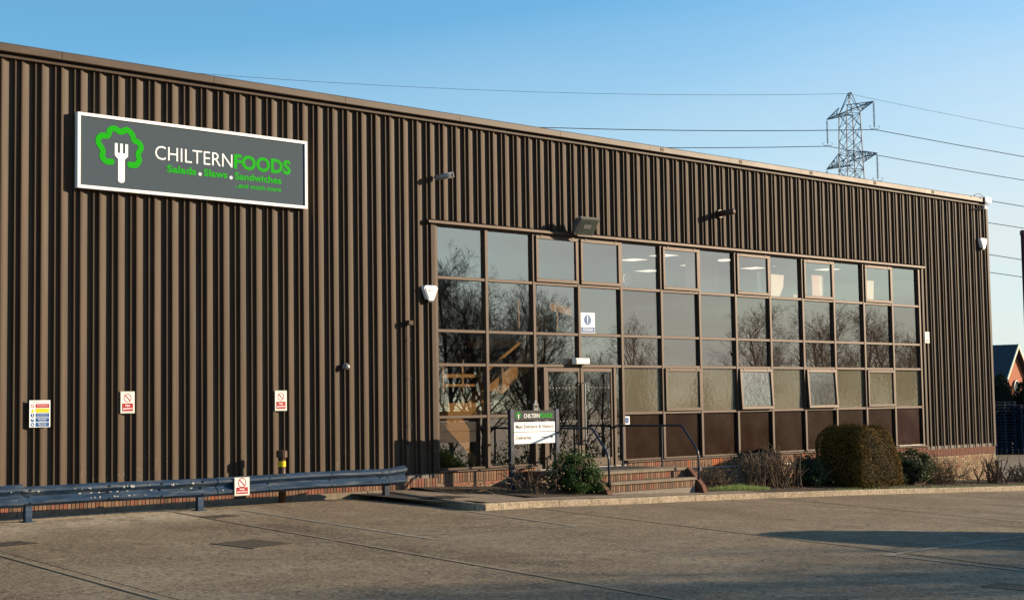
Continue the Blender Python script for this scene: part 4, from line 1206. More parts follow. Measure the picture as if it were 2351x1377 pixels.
m = MB(); m.box(4.018, 4.05, -.154, -.1505, 2.86, 2.90); m.box(4.018, 4.05, -.154, -.1505, 2.915, 2.945); m.build('vent', m_gplast, t)
t = thing('door_intercom', (2.80, -.05, 1.68), 'grey intercom box with a thin conduit on the frame beside the doors', 'intercom')
m = MB(); m.bbox(2.735, 2.885, -.065, -.013, 1.65, 1.965, .01); m.build('case', m_gplast, t)
m = MB(); m.tube([(2.82, -.03, 1.966), (2.82, -.03, 2.03)], .018, 10); m.build('gland', m_plastic, t)
m = MB(); m.box(2.765, 2.855, -.068, -.0655, 1.86, 1.93); m.build('speaker', m_bplast, t); MB().disc((2.81, -.068, 1.74), 0, .018, .002).build('button', m_bplast, t)
t = thing('wall_conduit', (-.80, -.05, 1.2), 'thin cable conduit with straps running down the cladding left of the glazing', 'conduit')
m = MB(); m.tube([(-.855, -.05, 1.15), (-.855, -.05, 3.60)], .011, 6); m.tube([(-.765, -.05, 1.15), (-.765, -.05, 3.60)], .011, 6); m.build('pipe', m_bplast, t)
for z in (1.55, 2.5, 3.3): MB().box(-.866, -.754, -.066, -.0615, z - .012, z + .012).build('strap', m_bplast, t)
m = MB(); m.bbox(-.87, -.74, -.14, -.03, 3.60, 3.70, .01); m.build('cap', m_clad, t)
t = thing('wall_conduit', (10.5, -.06, .30), 'pale conduit pipe along the brick plinth behind the shrubs', 'conduit')
m = MB(); m.smooth = True; m.tube([(7.95, -.055, .325), (13.2, -.055, .29)], .020, 8); m.build('pipe', m_galv, t)
for x in (8.4, 9.9, 11.4, 12.9): MB().box(x - .02, x + .02, -.08, -.03, .27, .345).build('strap', m_galv, t)
t = thing('roof_bracket', (22.2, -.15, 7.9), 'white bracket and wire loop on the roof edge at the far corner', 'bracket')
m = MB(); m.bbox(22.30, 22.66, -.20, -.147, 7.98, 8.16, .01); m.build('plate', m_plastic, t)
m = MB(); m.smooth = True; m.tube([(21.6 + .6 * i / 10, -.2, 8.12 + .10 * sin(pi * i / 10)) for i in range(11)], .012, 6); m.build('wire_loop', m_bplast, t)
m = MB(); m.bbox(22.30, 22.48, -.16, -.05, 7.78, 7.89, .02); m.build('lamp_head', m_plastic, t)
m = MB(); m.tube([(22.3, -.1, 7.83), (22.0, -.06, 7.76), (21.75, -.05, 7.74)], .02, 6); m.build('arm', m_bplast, t)
t = thing('roof_pipes', (XEND + .3, .4, 7.78), 'pair of dark pipes projecting from the far end wall under the roof', 'pipe')
for z in (7.70, 7.86): m = MB(); m.tube([(XEND - .01, .5, z), (XEND + .62, .5, z + .02)], .035, 8); m.build('pipe', m_bplast, t)

# ------------------------------------------------------------------ planting
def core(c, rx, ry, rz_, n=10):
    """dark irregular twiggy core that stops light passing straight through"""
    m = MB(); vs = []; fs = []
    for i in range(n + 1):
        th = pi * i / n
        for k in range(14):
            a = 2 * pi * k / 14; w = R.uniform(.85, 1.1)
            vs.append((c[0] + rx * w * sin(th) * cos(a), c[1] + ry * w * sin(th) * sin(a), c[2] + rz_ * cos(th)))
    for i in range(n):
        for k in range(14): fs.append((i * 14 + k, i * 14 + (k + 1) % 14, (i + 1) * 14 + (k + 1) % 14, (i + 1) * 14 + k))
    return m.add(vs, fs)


def stem(m, p, d, L_, r, n=5, curl=.25, kink=.0):
    pts = [p.copy()]; rr = [r]; d = d.normalized()
    for i in range(n):
        d = (d + rnd_dir() * curl).normalized(); pts.append(pts[-1] + d * L_ / n); rr.append(r * (1 - .55 * (i + 1) / n))
    m.tube(pts, rr, 5); return pts, d


# clipped hedge block
HX0, HX1, HY0, HY1, HZ = 11.85, 13.90, -2.45, -0.88, 1.27
t = thing('clipped_hedge', (12.8, -1.6, gz(12.8, -1.6) + .13), 'large boxy clipped bush with brown-green leaves at the kerb', 'bush')


def hedge_pt(u, v, w):
    """u,v in 0..1 across the footprint, w 0..1 up; sides lean in, the right side most"""
    zb = gz(12.8, -2.3) + .10; z = zb + (HZ - zb) * w
    xa = HX0 + .10 * w ** 2 - .05; xb = HX1 - .62 * w ** 1.6
    ya = HY0 + .10 * w ** 2; yb = HY1 - .08 * w ** 2
    return Vector((xa + (xb - xa) * u, ya + (yb - ya) * v, z))


def hedge_surf(d, sc=1.0):
    q = sum(abs(c) ** 7 for c in d) ** (1 / 7); d = Vector(d) / q * sc
    return hedge_pt((d.x + 1) / 2, (d.y + 1) / 2, (d.z + 1) / 2)


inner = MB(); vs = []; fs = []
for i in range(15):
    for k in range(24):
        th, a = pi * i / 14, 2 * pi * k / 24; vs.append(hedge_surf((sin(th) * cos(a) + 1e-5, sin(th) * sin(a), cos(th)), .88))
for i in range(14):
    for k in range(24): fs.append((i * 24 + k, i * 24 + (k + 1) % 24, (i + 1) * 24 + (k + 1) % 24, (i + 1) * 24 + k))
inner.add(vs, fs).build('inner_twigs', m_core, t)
m = MB(); hc = hedge_pt(.5, .5, .5)
for k in range(30000):
    ax = R.choices((0, 1, 2), (4, 4, 3))[0]; d = [R.uniform(-1, 1) for _ in range(3)]; d[ax] = 1.0 if (ax == 2 and R.random() < .8) or R.random() < .5 else -1.0
    if ax == 2 and d[2] < 0: continue
    p = hedge_surf(d, 1.0 - abs(R.gauss(0, .035)))
    p += Vector((sin(p.z * 9 + p.x * 5), sin(p.x * 7 + p.z * 6), sin(p.x * 8 + p.y * 7))) * .022 + Vector((sin(p.z * 3.1 + p.y * 2.3), sin(p.x * 2.7 + p.z * 2.2), sin(p.x * 3.3 + p.y * 2.9))) * .03
    n_ = Vector([c if i == ax else c ** 5 * .8 for i, c in enumerate(d)])
    leaf(m, p, R.uniform(.025, .06), n_ * .9 + rnd_dir() * .7, .5)
for k in range(130):      # stray shoots
    d = [R.uniform(-1, 1), R.uniform(-1, 1), R.uniform(-.3, 1)]; d[R.choice((0, 1, 2))] = R.choice((-1, 1)); d[2] = abs(d[2])
    p = hedge_surf(d, .98); n_ = (p - hc).normalized() + rnd_dir() * .5 + Vector((0, 0, .4)); q = p + n_.normalized() * R.uniform(.05, .15)
    m.tube([p, q], .003, 3)
    for j in range(5): leaf(m, p + (q - p) * R.random(), R.uniform(.02, .04), rnd_dir(), .5)
for k in range(240):
    p = hedge_surf((R.uniform(-.8, .8), R.uniform(-.8, .8), 1.0), 1.0); p2 = p + Vector((R.gauss(0, .02), R.gauss(0, .02), R.uniform(.02, .07))); m.tube([p, p2], .003, 3)
m.build('foliage', m_yew, t)


def stems_bush(name, loc, label, n, spread, hgt, thick, curl, mm=m_twig, group=None, lean=.35, forks=2, cutends=True, leaves=0, lm=None, lsz=(.04, .09), cat='shrub', shape=None):
    x, y = loc; zb = gz(x, y) + SB
    t = thing(name, (x, y, zb), label, cat, group)
    m = MB(); cut = MB(); lf = MB(); tips = []
    for k in range(n):
        p = Vector((x + R.gauss(0, spread[0] * .35), y + R.gauss(0, spread[1] * .4), zb - .03))
        d = Vector((R.uniform(-1, 1) * lean, R.uniform(-1, 1) * lean, 1)); h = hgt * R.uniform(.55, 1.0)
        pts, dd = stem(m, p, d, h, thick * R.uniform(.6, 1.2), 6, curl)
        tips.append((pts[-1], dd))
        for j in range(forks):
            b_ = pts[R.randint(2, 5)]; d2 = (dd + rnd_dir() * .8); d2.z = abs(d2.z) + .2
            pp, d3 = stem(m, b_, d2, h * R.uniform(.25, .5), thick * .5, 4, curl); tips.append((pp[-1], d3))
    m.build('stems', mm, t)
    if cutends:
        for p, d in tips: cut.tube([p, p + d.normalized() * .012], thick * .5, 6)
        cut.build('cut_ends', m_cut, t)['kind'] = 'stuff'
    for k in range(leaves):
        p, d = R.choice(tips); q = p + rnd_dir() * R.uniform(0, .16) - Vector((0, 0, R.uniform(0, hgt * .75)))
        leaf(lf, q, R.uniform(*lsz), rnd_dir() + Vector((0, -.3, .4)), .6)
    if leaves: lf.build('leaves', lm, t)
    return t


def leafy_bush(name, loc, label, rx, ry, h, nleaf, lm, lsz, cat='bush', twigs=60, gap=.0, group=None):
    x, y = loc; zb = gz(x, y) + SB
    t = thing(name, (x, y, zb), label, cat, group)
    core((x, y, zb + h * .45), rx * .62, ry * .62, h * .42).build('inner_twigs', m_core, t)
    m = MB(); s_ = MB(); clumps = []
    for k in range(int(34 + 14 * rx)):
        a = R.uniform(0, 2 * pi); e = R.uniform(-.1, 1) ; rr_ = sqrt(max(0, 1 - max(0, e) ** 2)) * R.uniform(.65, 1.0)
        clumps.append(Vector((x + rx * rr_ * cos(a), y + ry * rr_ * sin(a), zb + h * (.12 + .82 * max(0, e) * R.uniform(.85, 1.08)) + R.uniform(0, .12 * h))))
    for k in range(nleaf):
        c = R.choice(clumps); q = c + Vector((R.gauss(0, .07), R.gauss(0, .07), R.gauss(0, .06)))
        if q.z < zb: q.z = zb + R.uniform(0, .1)
        leaf(m, q, R.uniform(*lsz), (q - Vector((x, y, zb + h * .3))).normalized() + rnd_dir() * .9, .5)
    for k in range(twigs):
        c = R.choice(clumps); stem(s_, Vector((x + R.gauss(0, .1), y + R.gauss(0, .1), zb)), c - Vector((x, y, zb)), (c - Vector((x, y, zb))).length * 1.12, .012, 5, .12)
    s_.build('stems', m_twig, t)['kind'] = 'stuff'; m.build('leaves', lm, t)
    return t


leafy_bush('evergreen_bush', (1.93, -2.05), 'round green leafy bush between the company sign and the steps', .62, .5, .80, 5200, m_laurel, (.04, .085), twigs=70)
t = stems_bush('twisted_shrub', (.72, -1.95), 'hard-pruned shrub of thick twisted bare stems at the foot of the company sign', 16, (.75, .4), .85, .026, .55, lean=.9, forks=4, leaves=140, lm=m_dryleaf)
stems_bush('bare_shrub', (9.45, -1.3), 'tall pruned shrub of upright bare brown stems under the brown panels', 110, (1.5, .5), 1.02, .021, .18, lean=.42, forks=2, leaves=300, lm=m_dryleaf)
stems_bush('dry_shrub', (7.55, -1.15), 'low dry brown shrub against the brick plinth beside the right handrail', 60, (.8, .4), .62, .009, .4, lean=.7, forks=3, cutends=False, leaves=500, lm=m_dryleaf)
leafy_bush('ivy_bush', (11.2, -1.25), 'dark ivy-like bush growing against the left side of the clipped bush', .70, .45, .80, 2300, m_ivy, (.05, .10), twigs=50)
leafy_bush('evergreen_bush', (15.75, -1.35), 'dark green leafy bush just right of the clipped bush', 1.0, .5, .90, 4600, m_ivy, (.05, .10), twigs=60)
stems_bush('bare_shrub', (17.55, -1.15), 'tangled brown twiggy shrub between the green bush and the bare brick corner', 80, (1.1, .45), .95, .012, .4, lean=.7, forks=4, cutends=False, leaves=700, lm=m_dryleaf, lsz=(.03, .07))
stems_bush('stump_shrub', (20.4, -1.25), 'cut-back shrub of thick pale stumps at the far brick corner', 26, (.8, .4), .85, .032, .22, lean=.6, forks=2)
stems_bush('stump_shrub', (22.4, -1.0), 'cut-back shrub of dark stumps just beyond the far brick corner', 22, (.8, .4), .75, .030, .25, lean=.8, forks=2)
stems_bush('dry_shrub', (23.8, -1.1), 'thin twiggy shrub at the right edge of the planting bed', 40, (.8, .5), .8, .008, .4, lean=.7, forks=3, cutends=False, leaves=200, lm=m_dryleaf)
m = MB()
for k in range(3000):
    a = R.uniform(0, 2 * pi); q = R.random() ** .7; x = 7.75 + 1.05 * q * cos(a); y = -1.80 + .32 * q * sin(a) - .02 * (x - 8)
    y = max(y, kerb_y(x) + .14)
    z = gz(x, y) + SB - .01; h = R.uniform(.04, .16) * (1.15 - .6 * q); dx, dy = R.gauss(0, .03), R.gauss(0, .03); w = .006
    m.add([(x - w, y, z), (x + w, y, z), (x + dx, y + dy, z + h)], [(0, 1, 2)])
for k in range(900):
    x = R.uniform(10.5, 24); y = kerb_y(x) + .13 + abs(R.gauss(0, .07)); z = gz(x, y) + SB - .02; h = R.uniform(.03, .10); dx = R.gauss(0, .03)
    m.add([(x - .006, y, z), (x + .006, y, z), (x + dx, y, z + h)], [(0, 1, 2)])
tag(m.build('grass', m_grass), kind='stuff')

# ------------------------------------------------------------------ bare trees across the yard (seen in the glass; some unseen, added to throw shade on the yard)
def bare_tree_mesh(seed, H):
    rr = random.Random(seed); tm = MB(); cm = MB()

    def rd():
        while True:
            v = Vector((rr.uniform(-1, 1), rr.uniform(-1, 1), rr.uniform(-1, 1)))
            if .05 < v.length < 1: return v.normalized()

    def grow(p, d, L_, r, lvl, mbx):
        n = 4 if lvl < 3 else 3
        pts = [p]; rad = [r]; dirs = []
        for i in range(n):
            d = (d + rd() * (.10 if lvl == 0 else .22) + Vector((0, 0, .10 if lvl else .02))).normalized(); dirs.append(d)
            pts.append(pts[-1] + d * L_ / n); rad.append(max(.0045, r * (1 - .75 * (i + 1) / n)))
        mbx.tube(pts, rad, 6 if lvl == 0 else 4 if lvl < 3 else 3, cap=False)
        if lvl >= 4: 
            for q in pts[1:]:
                if rr.random() < .55: leafr(q + rd() * .04, rr.uniform(.025, .055))
            return
        nb = {0: 17, 1: 7, 2: 5, 3: 4}[lvl]
        for k in range(nb):
            f = (.22 + .78 * (k + rr.random()) / nb) if lvl == 0 else (.2 + .8 * (k + rr.random()) / nb)
            i = min(n - 1, int(f * n)); u_ = f * n - i; b_ = pts[i] * (1 - u_) + pts[i + 1] * u_
            ax = dirs[i]; side = (rd() - ax * rd().dot(ax)); side = (side - ax * side.dot(ax)).normalized()
            up = .9 if lvl == 0 else .75
            nd = (ax * up + side * rr.uniform(.55, .95)).normalized()
            ll = L_ * ((.46 - .26 * f) if lvl == 0 else rr.uniform(.42, .62))
            grow(b_, nd, ll, max(.0055, rad[i] * .5), lvl + 1, cm)

    def leafr(p, s):
        n_ = rd(); a = n_.orthogonal().normalized() * s; b_ = n_.cross(a)
        cm.add([p - a * .5, p + b_ * .4, p + a * .5, p - b_ * .4], [(0, 1, 2, 3)])
    grow(Vector((0, 0, 0)), Vector((0, 0, 1)), H, H * .017, 0, tm)
    return mesh_of(tm.build('trunk', m_bark)), mesh_of(cm.build('crown', m_bark))


variants = [bare_tree_mesh(s, 9.0) for s in (3, 11, 23, 42)]
TY = -30.0
for i, (x, y, h, lab) in enumerate([
        (26.4, -30, 9.6, 'tall'), (24.0, -31, 8.8, 'leaning'), (27.2, -33, 9.4, 'e'), (30.6, -33.5, 9.2, 'f'), (33.0, -30.5, 8.0, 'g'), (25.3, -32.5, 9.4, 'h'), (28.0, -29.4, 8.6, 'slender'), (29.8, -31.5, 8.2, 'bushy'), (31.5, -30, 8.4, 'spreading'), (33.6, -32, 7.6, 'low'), (36.0, -33, 6.4, 'thin'), (39.8, -30, 7.4, 'upright'),
        (44.5, -34, 5.4, 'small'), (50.2, -30, 8.3, 'broad'), (52.6, -32, 6.6, 'twiggy'), (56.0, -30, 8.5, 'full'), (58.4, -31, 7.8, 'rounded'), (61.0, -30, 8.6, 'high'), (64.2, -30, 8.2, 'dense'), (67.5, -31, 7.6, 'far'), (72, -33, 7.4, 'outer'), (21.2, -30, 9.8, 'short'), (17.0, -30, 9.2, 'a'), (11.0, -31, 9.8, 'b'), (34.6, -31, 5.4, 'i'), (37.4, -30.5, 5.7, 'j'), (38.6, -33, 5.6, 'k'), (41.8, -31.5, 5.0, 'l'), (46.8, -31, 4.6, 'm'), (48.4, -33, 4.8, 'n')]):
    z = gz(x, y)
    t = thing('bare_tree', (x, y, z), 'bare winter tree in the row across the yard that is mirrored in the glazing', 'tree', 'bare trees across the yard', R.uniform(0, 6.28))
    s_ = h / 9.6 * 1.0
    tr, cr = variants[i % 4]
    for nm, me in (('trunk', tr), ('crown', cr)):
        o = bpy.data.objects.new(nm, me); COL.objects.link(o); o.parent = t; o.scale = (s_ * 1.05, s_ * 1.05, s_)
# roadside hedge below the trees
m = MB(); s_ = MB()
for k in range(16000):
    x = R.uniform(12, 90); y = -34.5 + R.gauss(0, .5); z = gz(x, y) + abs(R.gauss(0, 1.0)) * (1.0 + .4 * sin(x * .7)) 
    leaf(m, Vector((x, y, z + .05)), R.uniform(.10, .28), rnd_dir(), .5)
for k in range(500):
    x = R.uniform(12, 90); stem(s_, Vector((x, -34.3, gz(x, -34))), Vector((R.gauss(0, .3), R.gauss(0, .3), 1)), R.uniform(1, 2.6), .02, 4, .25)
t = thing('roadside_hedge', (50, -34.5, gz(50, -34)), 'long low ragged hedge under the bare trees across the yard', 'hedge')
m.build('foliage', m_ivy, t); s_.build('stems', m_bark, t)

# ------------------------------------------------------------------ parked car just outside the frame (throws the shadow on the yard)
def car(x, y, rz, label):
    z = gz(x, y) + .012
    t = thing('parked_van', (x, y, z), label, 'van', None, rz)
    # body: rounded cross sections along the length (x = -2.2 bonnet end ... +2.25 tail)
    st_ = [(-2.22, .42, .78, .70), (-2.16, .34, .98, .80), (-1.95, .28, 1.06, .86), (-1.45, .27, 1.16, .89), (-1.12, .27, 1.24, .90), (-.80, .27, 1.52, .90), (-.45, .27, 1.80, .90), (-.1, .27, 1.93, .90), (.5, .27, 1.99, .90), (1.2, .27, 2.0, .90), (1.8, .27, 1.97, .89), (2.08, .29, 1.90, .88), (2.20, .34, 1.70, .86), (2.25, .42, 1.2, .84), (2.26, .46, .8, .82)]
    m = MB(); m.smooth = True; vs = []; NS = 20
    for (x_, zb_, zt2_, hw_) in st_:
        zc, hh = (zb_ + zt2_) / 2, (zt2_ - zb_) / 2
        for k in range(NS):
            a_ = 2 * pi * (k + .5) / NS; cx_, cz_ = cos(a_), sin(a_)
            q = (abs(cx_) ** 5 + abs(cz_) ** 5) ** (-1 / 5); zz = zc + hh * cz_ * q
            tum = 1 - .17 * max(0, (zz - 1.05)) if zz > 1.05 else 1
            vs.append((x_, hw_ * cx_ * q * tum, zz))
    fs = [(i * NS + k, (i + 1) * NS + k, (i + 1) * NS + (k + 1) % NS, i * NS + (k + 1) % NS) for i in range(len(st_) - 1) for k in range(NS)]
    fs += [list(range(NS)), list(range(len(st_) * NS - 1, (len(st_) - 1) * NS - 1, -1))]

    def part(name, q, mm, parent=t, smooth=False):
        me = bpy.data.meshes.new(name); me.from_pydata(q.v, [], q.f); me.materials.append(mm)
        if smooth: me.polygons.foreach_set('use_smooth', [True] * len(me.polygons))
        o = bpy.data.objects.new(name, me); COL.objects.link(o); o.parent = parent; return o
    m.add(vs, fs); part('body', m, m_car, smooth=True)
    for sy in (-1, 1):
        for (xa, xb, xc, xd) in ((-.72, .42, .42, -.28), (.50, 1.35, 1.35, .50), (1.43, 2.05, 1.95, 1.43)):
            q = MB(); yl, yh = sy * .888, sy * .785
            a4 = [(xa, yl, 1.22), (xb, yl, 1.22), (xc, yh, 1.74), (xd, yh, 1.74)]
            q.add(a4 + [(p_[0], p_[1] * .93, p_[2]) for p_ in a4], [(0, 1, 2, 3), (7, 6, 5, 4), (0, 4, 5, 1), (1, 5, 6, 2), (2, 6, 7, 3), (3, 7, 4, 0)]); part('side_window', q, m_carglass)
        q = MB(); q.bbox(-2.20, -2.02, sy * .66 - .14, sy * .66 + .14, .78, .95, .03); part('headlight', q, m_alum)
        q = MB(); q.bbox(2.10, 2.255, sy * .76 - .06, sy * .76 + .06, .95, 1.45, .02); part('tail_light', q, m_red)
        q = MB(); q.bbox(-.78, -.58, sy * .98 - .09, sy * .98 + .09, 1.20, 1.36, .03); part('wing_mirror', q, m_bplast)
        q = MB(); q.bbox(.06, .24, sy * .905 - .012, sy * .905 + .012, 1.06, 1.10, .008); part('door_handle', q, m_bplast)
    q = MB(); a4 = [(-1.06, -.76, 1.28), (-1.06, .76, 1.28), (-.38, .64, 1.85), (-.38, -.64, 1.85)]
    q.add([(p_[0] - .02, p_[1], p_[2] + .02) for p_ in a4] + [(p_[0] + .1, p_[1] * .95, p_[2] - .05) for p_ in a4], [(0, 1, 2, 3), (7, 6, 5, 4), (0, 4, 5, 1), (1, 5, 6, 2), (2, 6, 7, 3), (3, 7, 4, 0)]); part('windscreen', q, m_carglass)
    q = MB(); q.bbox(2.15, 2.262, -.62, .62, 1.22, 1.74, .02); part('rear_window', q, m_carglass)
    for xx in (-2.24, 2.24):
        q = MB(); q.bbox(xx - .09, xx + .09, -.84, .84, .36, .62, .05); part('bumper', q, m_bplast)
    for xx in (-1.35, 1.35):
        for yy in (-.78, .78):
            q = MB(); q.smooth = False; q.tube([(xx, yy - .1, .31), (xx, yy + .1, .31)], .31, 20)
            me = bpy.data.meshes.new('wheel'); me.from_pydata(q.v, [], q.f); me.materials.append(m_tyre)
            o = bpy.data.objects.new('wheel', me); COL.objects.link(o); o.parent = t
            q = MB(); q.tube([(xx, yy + (-.108 if yy < 0 else .108) - .005, .31), (xx, yy + (-.108 if yy < 0 else .108) + .005, .31)], .19, 14)
            me = bpy.data.meshes.new('rim'); me.from_pydata(q.v, [], q.f); me.materials.append(m_alum)
            o2 = bpy.data.objects.new('rim', me); COL.objects.link(o2); o2.parent = o
    return t


car(4.0, -14.9, radians(96), 'silver van parked at the right of the yard, its shadow lying on the concrete')

# ------------------------------------------------------------------ right-hand background
# house gable beyond the yard
HA = Vector((62.5, 20.6, 0)); er = Vector((_r0.x, _r0.y, 0)); ef = Vector((sin(YAW), cos(YAW), 0))
gd = (-1.36 * er - 1.86 * ef).normalized(); rd_ = (-1.86 * er + 1.36 * ef).normalized()
t = thing('brick_house', HA + Vector((0, 0, gz(62, 20))), 'red brick house with a dark slate roof and gable beyond the yard', 'house')
zr, ze, hw, ln = 5.08, 1.9, 3.5, 11.0
pt = lambda s, a, z: HA + gd * s + rd_ * a + Vector((0, 0, z))
zg0 = gz(62, 20) - .3
m = MB(); vs = [pt(-hw + .25, .3, zg0), pt(hw - .25, .3, zg0), pt(hw - .25, .3, ze + .1), pt(0, .3, zr - .2), pt(-hw + .25, .3, ze + .1)]; vs += [p + rd_ * (ln - .6) for p in vs]
m.add(vs, [(0, 1, 2, 3, 4), (9, 8, 7, 6, 5), (0, 5, 6, 1), (1, 6, 7, 2), (4, 9, 5, 0)]); m.build('wall', m_hbrick, t)
for sgn in (-1, 1):
    m = MB(); a = [pt(0, 0, zr), pt(sgn * hw, 0, ze), pt(sgn * hw, ln, ze), pt(0, ln, zr)]; m.add(a + [p - Vector((0, 0, .12)) for p in a], [(0, 1, 2, 3), (7, 6, 5, 4), (0, 4, 5, 1), (1, 5, 6, 2), (2, 6, 7, 3)]); m.build('roof', m_slate, t)
    m = MB(); a = [pt(0, -.06, zr + .03), pt(sgn * (hw + .05), -.06, ze + .0), pt(sgn * (hw + .05), -.06, ze - .22), pt(0, -.06, zr - .22)]; m.add(a + [p + rd_ * .055 for p in a], [(0, 1, 2, 3), (7, 6, 5, 4), (0, 4, 5, 1), (2, 6, 7, 3), (1, 5, 6, 2)]); m.build('bargeboard', m_barge, t)
m = MB(); a = [pt(-.1 + .45 * cos(k * pi / 10), .24, 2.55 + .45 * sin(k * pi / 10)) for k in range(11)] + [pt(-.55, .24, 1.6), pt(.35, .24, 1.6)]
m.add(a, [list(range(10, -1, -1)) + [11, 12]]); 
fr_ = MB(); fr_.tube([pt(-.1 + .5 * cos(k * pi / 10), .2, 2.45 + .5 * sin(k * pi / 10)) for k in range(11)], .045, 6); fr_.build('arch_window_frame', m_barge, t)
m.build('arch_window', m_carglass, t)

# conifer hedge trees in front of the house
for i, (x, y, h, rad_) in enumerate([(50.4, 16.6, 3.5, 1.1), (51.3, 15.6, 3.6, 1.0), (52.3, 14.7, 3.4, 1.1), (53.4, 13.9, 3.7, 1.1), (49.4, 17.8, 3.3, 1.2), (54.5, 12.9, 3.5, 1.2)]):
    zb = gz(x, y)
    t = thing('conifer', (x, y, zb), 'dark conifer in the row behind the blue pallets', 'tree', 'dark conifers behind the pallets')
    m = MB(); H_ = h
    for k in range(2600):
        f_ = R.random() ** .8; a = R.uniform(0, 2 * pi); q = rad_ * (1 - f_ ** 2.2) ** .6 * R.uniform(.7, 1.05)
        leaf(m, Vector((x + q * cos(a), y + q * sin(a), zb + .1 + f_ * H_ + R.gauss(0, .06))), R.uniform(.10, .24), Vector((cos(a), sin(a), .3)) + rnd_dir() * .7, .35)
    core((x, y, zb + H_ * .45), rad_ * .75, rad_ * .75, H_ * .45).build('trunk', m_core, t)  # dark filler core that blocks light through the crown, not a modelled trunk
    m.build('crown', m_conif, t)

# stacks of blue pallets
pm = MB()
for k in range(7): pm.box(-.6, .6, -.5 + k * .1475, -.5 + k * .1475 + .10, .120, .142)
for k in range(3): pm.box(-.6 + k * .55, -.5 + k * .55, -.5, .5, .098, .1195)
for a in range(3):
    for b_ in range(3): pm.box(-.6 + a * .55, -.5 + a * .55, -.5 + b_ * .43, -.36 + b_ * .43, .022, .0975)
for k in range(3): pm.box(-.6, .6, -.5 + k * .43, -.36 + k * .43, 0, .0215)
pme = mesh_of(pm.build('pallet', m_pallet))
base = Vector((44.2, 13.2, 0))
for s in range(4):
    c = base + er * (1.32 * s) + ef * (.25 * s); zb = gz(c.x, c.y) + .015
    for k in range(17 if s != 2 else 16):
        o = bpy.data.objects.new('pallet', pme); COL.objects.link(o)
        o.location = (c.x + R.gauss(0, .015), c.y + R.gauss(0, .015), zb + .1435 * k); o.rotation_euler = (0, 0, -YAW + .35 + R.gauss(0, .012))
        tag(o, 'blue wooden pallet in the tall stacks beyond the far corner', 'pallet', 'stacked blue pallets')
# maroon pole at the right edge
px_, py_ = 30.16, 2.80
t = thing('maroon_pole', (px_, py_, gz(px_, py_)), 'maroon painted steel pole at the right edge beyond the building', 'pole')
m = MB(); m.smooth = True; m.tube([(px_, py_, gz(px_, py_)), (px_, py_, 7.75)], .075, 12); m.build('shaft', m_maroon, t)
m = MB(); m.lathe((px_, py_, 7.75), [(.095, 0), (.095, .14), (.06, .18)], 12); m.build('cap', m_maroon, t)

# ------------------------------------------------------------------ pylon and wires
PX, PY = 139.96, 83.86
PG = -1.4
ad = Vector((-0.463, -0.886, 0)); pd = Vector((0.886, -0.463, 0))   # along the arms, along the line
t = thing('pylon', (PX, PY, PG), 'steel lattice electricity pylon rising behind the roof', 'pylon')
A = Vector((PX, PY, 0))
pp = lambda a, b_, z: A + ad * a + pd * b_ + Vector((0, 0, z))
def half(z): return 0.95 + max(0, (26.5 - z)) * .085 + max(0, (37.6 - z)) * .022
m = MB(); lv = [PG, 5, 10, 14, 18, 21.5, 24.5, 27, 28.9, 30.56, 32.5, 34.2, 35.9, 37.6]
r1, r2 = .075, .042
for sa in (-1, 1):
    for sb in (-1, 1): m.tube([pp(sa * half(z), sb * half(z), z) for z in lv] , r1, 4)
leg = m; 
for za, zb_ in zip(lv, lv[1:]):
    ha, hb_ = half(za), half(zb_)
    for (u0, v0, u1, v1) in ((-1, -1, 1, -1), (1, -1, 1, 1), (1, 1, -1, 1), (-1, 1, -1, -1)):
        m.tube([pp(u0 * ha, v0 * ha, za), pp(u1 * hb_, v1 * hb_, zb_)], r2, 3); m.tube([pp(u1 * ha, v1 * ha, za), pp(u0 * hb_, v0 * hb_, zb_)], r2, 3)
        m.tube([pp(u0 * hb_, v0 * hb_, zb_), pp(u1 * hb_, v1 * hb_, zb_)], r2, 3) if zb_ in (30.56, 32.5, 37.6, 24.5, 14) else None
m.build('lattice_tower', m_steel, t)
m = MB()   # peak: two short ridge ends
top = [pp(-.25, 0, 40.2), pp(.55, 0, 40.2)]
for sa in (-1, 1):
    for sb in (-1, 1): m.tube([pp(sa * .97, sb * .97, 37.6), top[0] if sa < 0 else top[1]], r1 * .8, 4)
m.tube(top, r1, 4); m.tube([pp(-.97, -.97, 37.6), top[1]], r2, 3); m.tube([pp(.97, .97, 37.6), top[0]], r2, 3)
m.build('peak', m_steel, t)


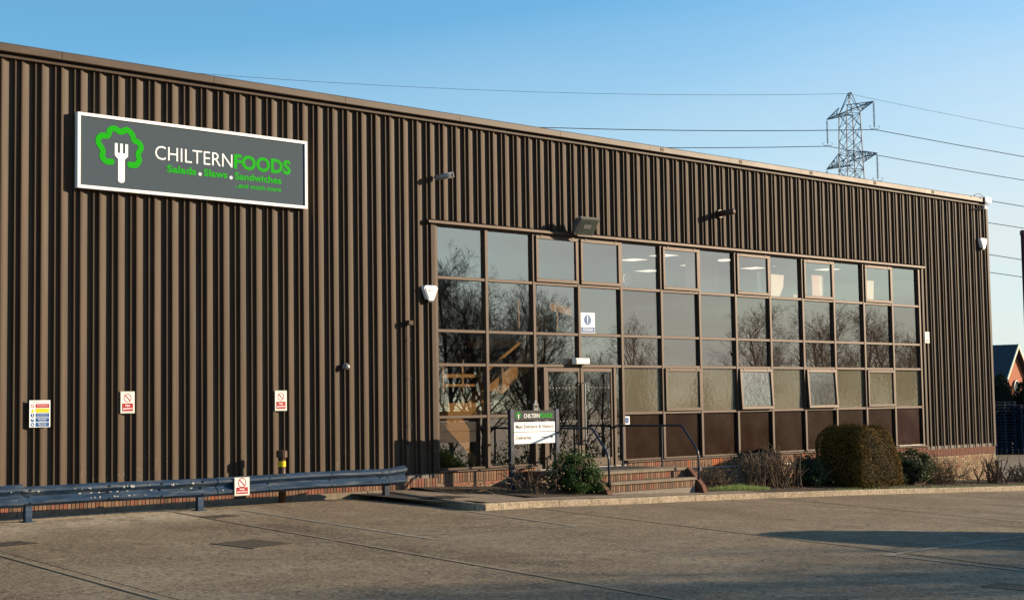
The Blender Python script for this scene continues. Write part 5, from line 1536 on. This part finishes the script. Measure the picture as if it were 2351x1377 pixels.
def arm(za, zt2, L_, sgn):
    """tapered cross arm: two bottom chords, two top chords, bracing"""
    m = MB(); h = half(za); tip = pp(sgn * L_, 0, za + .25)
    for sb in (-1, 1):
        b0, t0 = pp(sgn * h, sb * h, za), pp(sgn * half(zt2), sb * half(zt2), zt2)
        m.tube([b0, tip], r1 * .8, 4); m.tube([t0, tip], r1 * .8, 4)
        n = 5; B_ = [b0 + (tip - b0) * k / n for k in range(n + 1)]; T_ = [t0 + (tip - t0) * k / n for k in range(n + 1)]
        for k in range(n):
            m.tube([B_[k], T_[k + 1]] if k % 2 else [T_[k], B_[k + 1]], r2, 3)
            if 0 < k: m.tube([B_[k], T_[k]], r2, 3)
    b0, b1 = pp(sgn * h, -h, za), pp(sgn * h, h, za)
    for k in range(4): m.tube([b0 + (tip - b0) * k / 4, b1 + (tip - b1) * (k + 1) / 4], r2, 3); m.tube([b1 + (tip - b1) * k / 4, b0 + (tip - b0) * (k + 1) / 4], r2, 3)
    m.build('cross_arm', m_steel, t); return tip


def insulator(tip, ln_):
    m = MB()
    m.tube([tip, tip - Vector((0, 0, ln_))], .035, 6)
    for k in range(20):
        z = ln_ * (.08 + .8 * k / 19); m.lathe((tip.x, tip.y, tip.z - z), [(.04, -.03), (.15, -.01), (.15, .01), (.05, .04)], 8)
    o = m.build('insulator', m_insul, t)
    q = MB(); c = tip - Vector((0, 0, ln_ - .25))
    for s_ in (-1, 1): q.tube([c + pd * s_ * .1 - Vector((0, 0, .2)), c + pd * s_ * .5 - Vector((0, 0, .15)), c + pd * s_ * .75 + Vector((0, 0, .15)), c + pd * s_ * .45 + Vector((0, 0, .22))], .03, 5)
    q.build('arcing_ring', m_steel, o)
    return tip - Vector((0, 0, ln_))


ends = []
for (za, zt2, Ls) in ((36.0, 37.6, 6.02), (30.55, 32.5, 6.45), (24.5, 26.5, 6.2)):
    for sgn in (-1, 1):
        tp = arm(za + (1.75 if za > 35 else .83 if za > 28 else 0), zt2 + (.9 if za > 35 else .3 if za > 28 else 0), Ls, sgn)
        ends.append(insulator(tp, 3.45 if za > 28 else 3.2))


def wire(p, far, sag, label, rad=.035, n=24):
    o = None; m = MB(); p = Vector(p); far = Vector(far)
    pts = [p + (far - p) * i / n - Vector((0, 0, sag * 4 * (i / n) * (1 - i / n))) for i in range(n + 1)]
    m.tube(pts, rad, 5, cap=False); o = m.build('power_line', m_wire, None, p)
    return tag(o, label, 'power line', 'overhead power lines')


for k, e in enumerate(ends + [top[0]]):
    rad = .050 if k < 6 else .022
    hgt = ('upper', 'upper', 'middle', 'middle', 'lower', 'lower', 'thin topmost')[k]; sd = ('far', 'near')[k % 2] if k < 6 else 'earth'
    wire(e, e - pd * 200 + Vector((0, 0, 12)), 5.6 if k < 6 else 6.0, f'{hgt} {sd} side conductor running behind the roof to the left of the pylon', rad)
    wire(e, e + pd * 260 + Vector((0, 0, -12)), 6.0 if k < 6 else 7.0, f'{hgt} {sd} side conductor running down to the right of the pylon', rad)
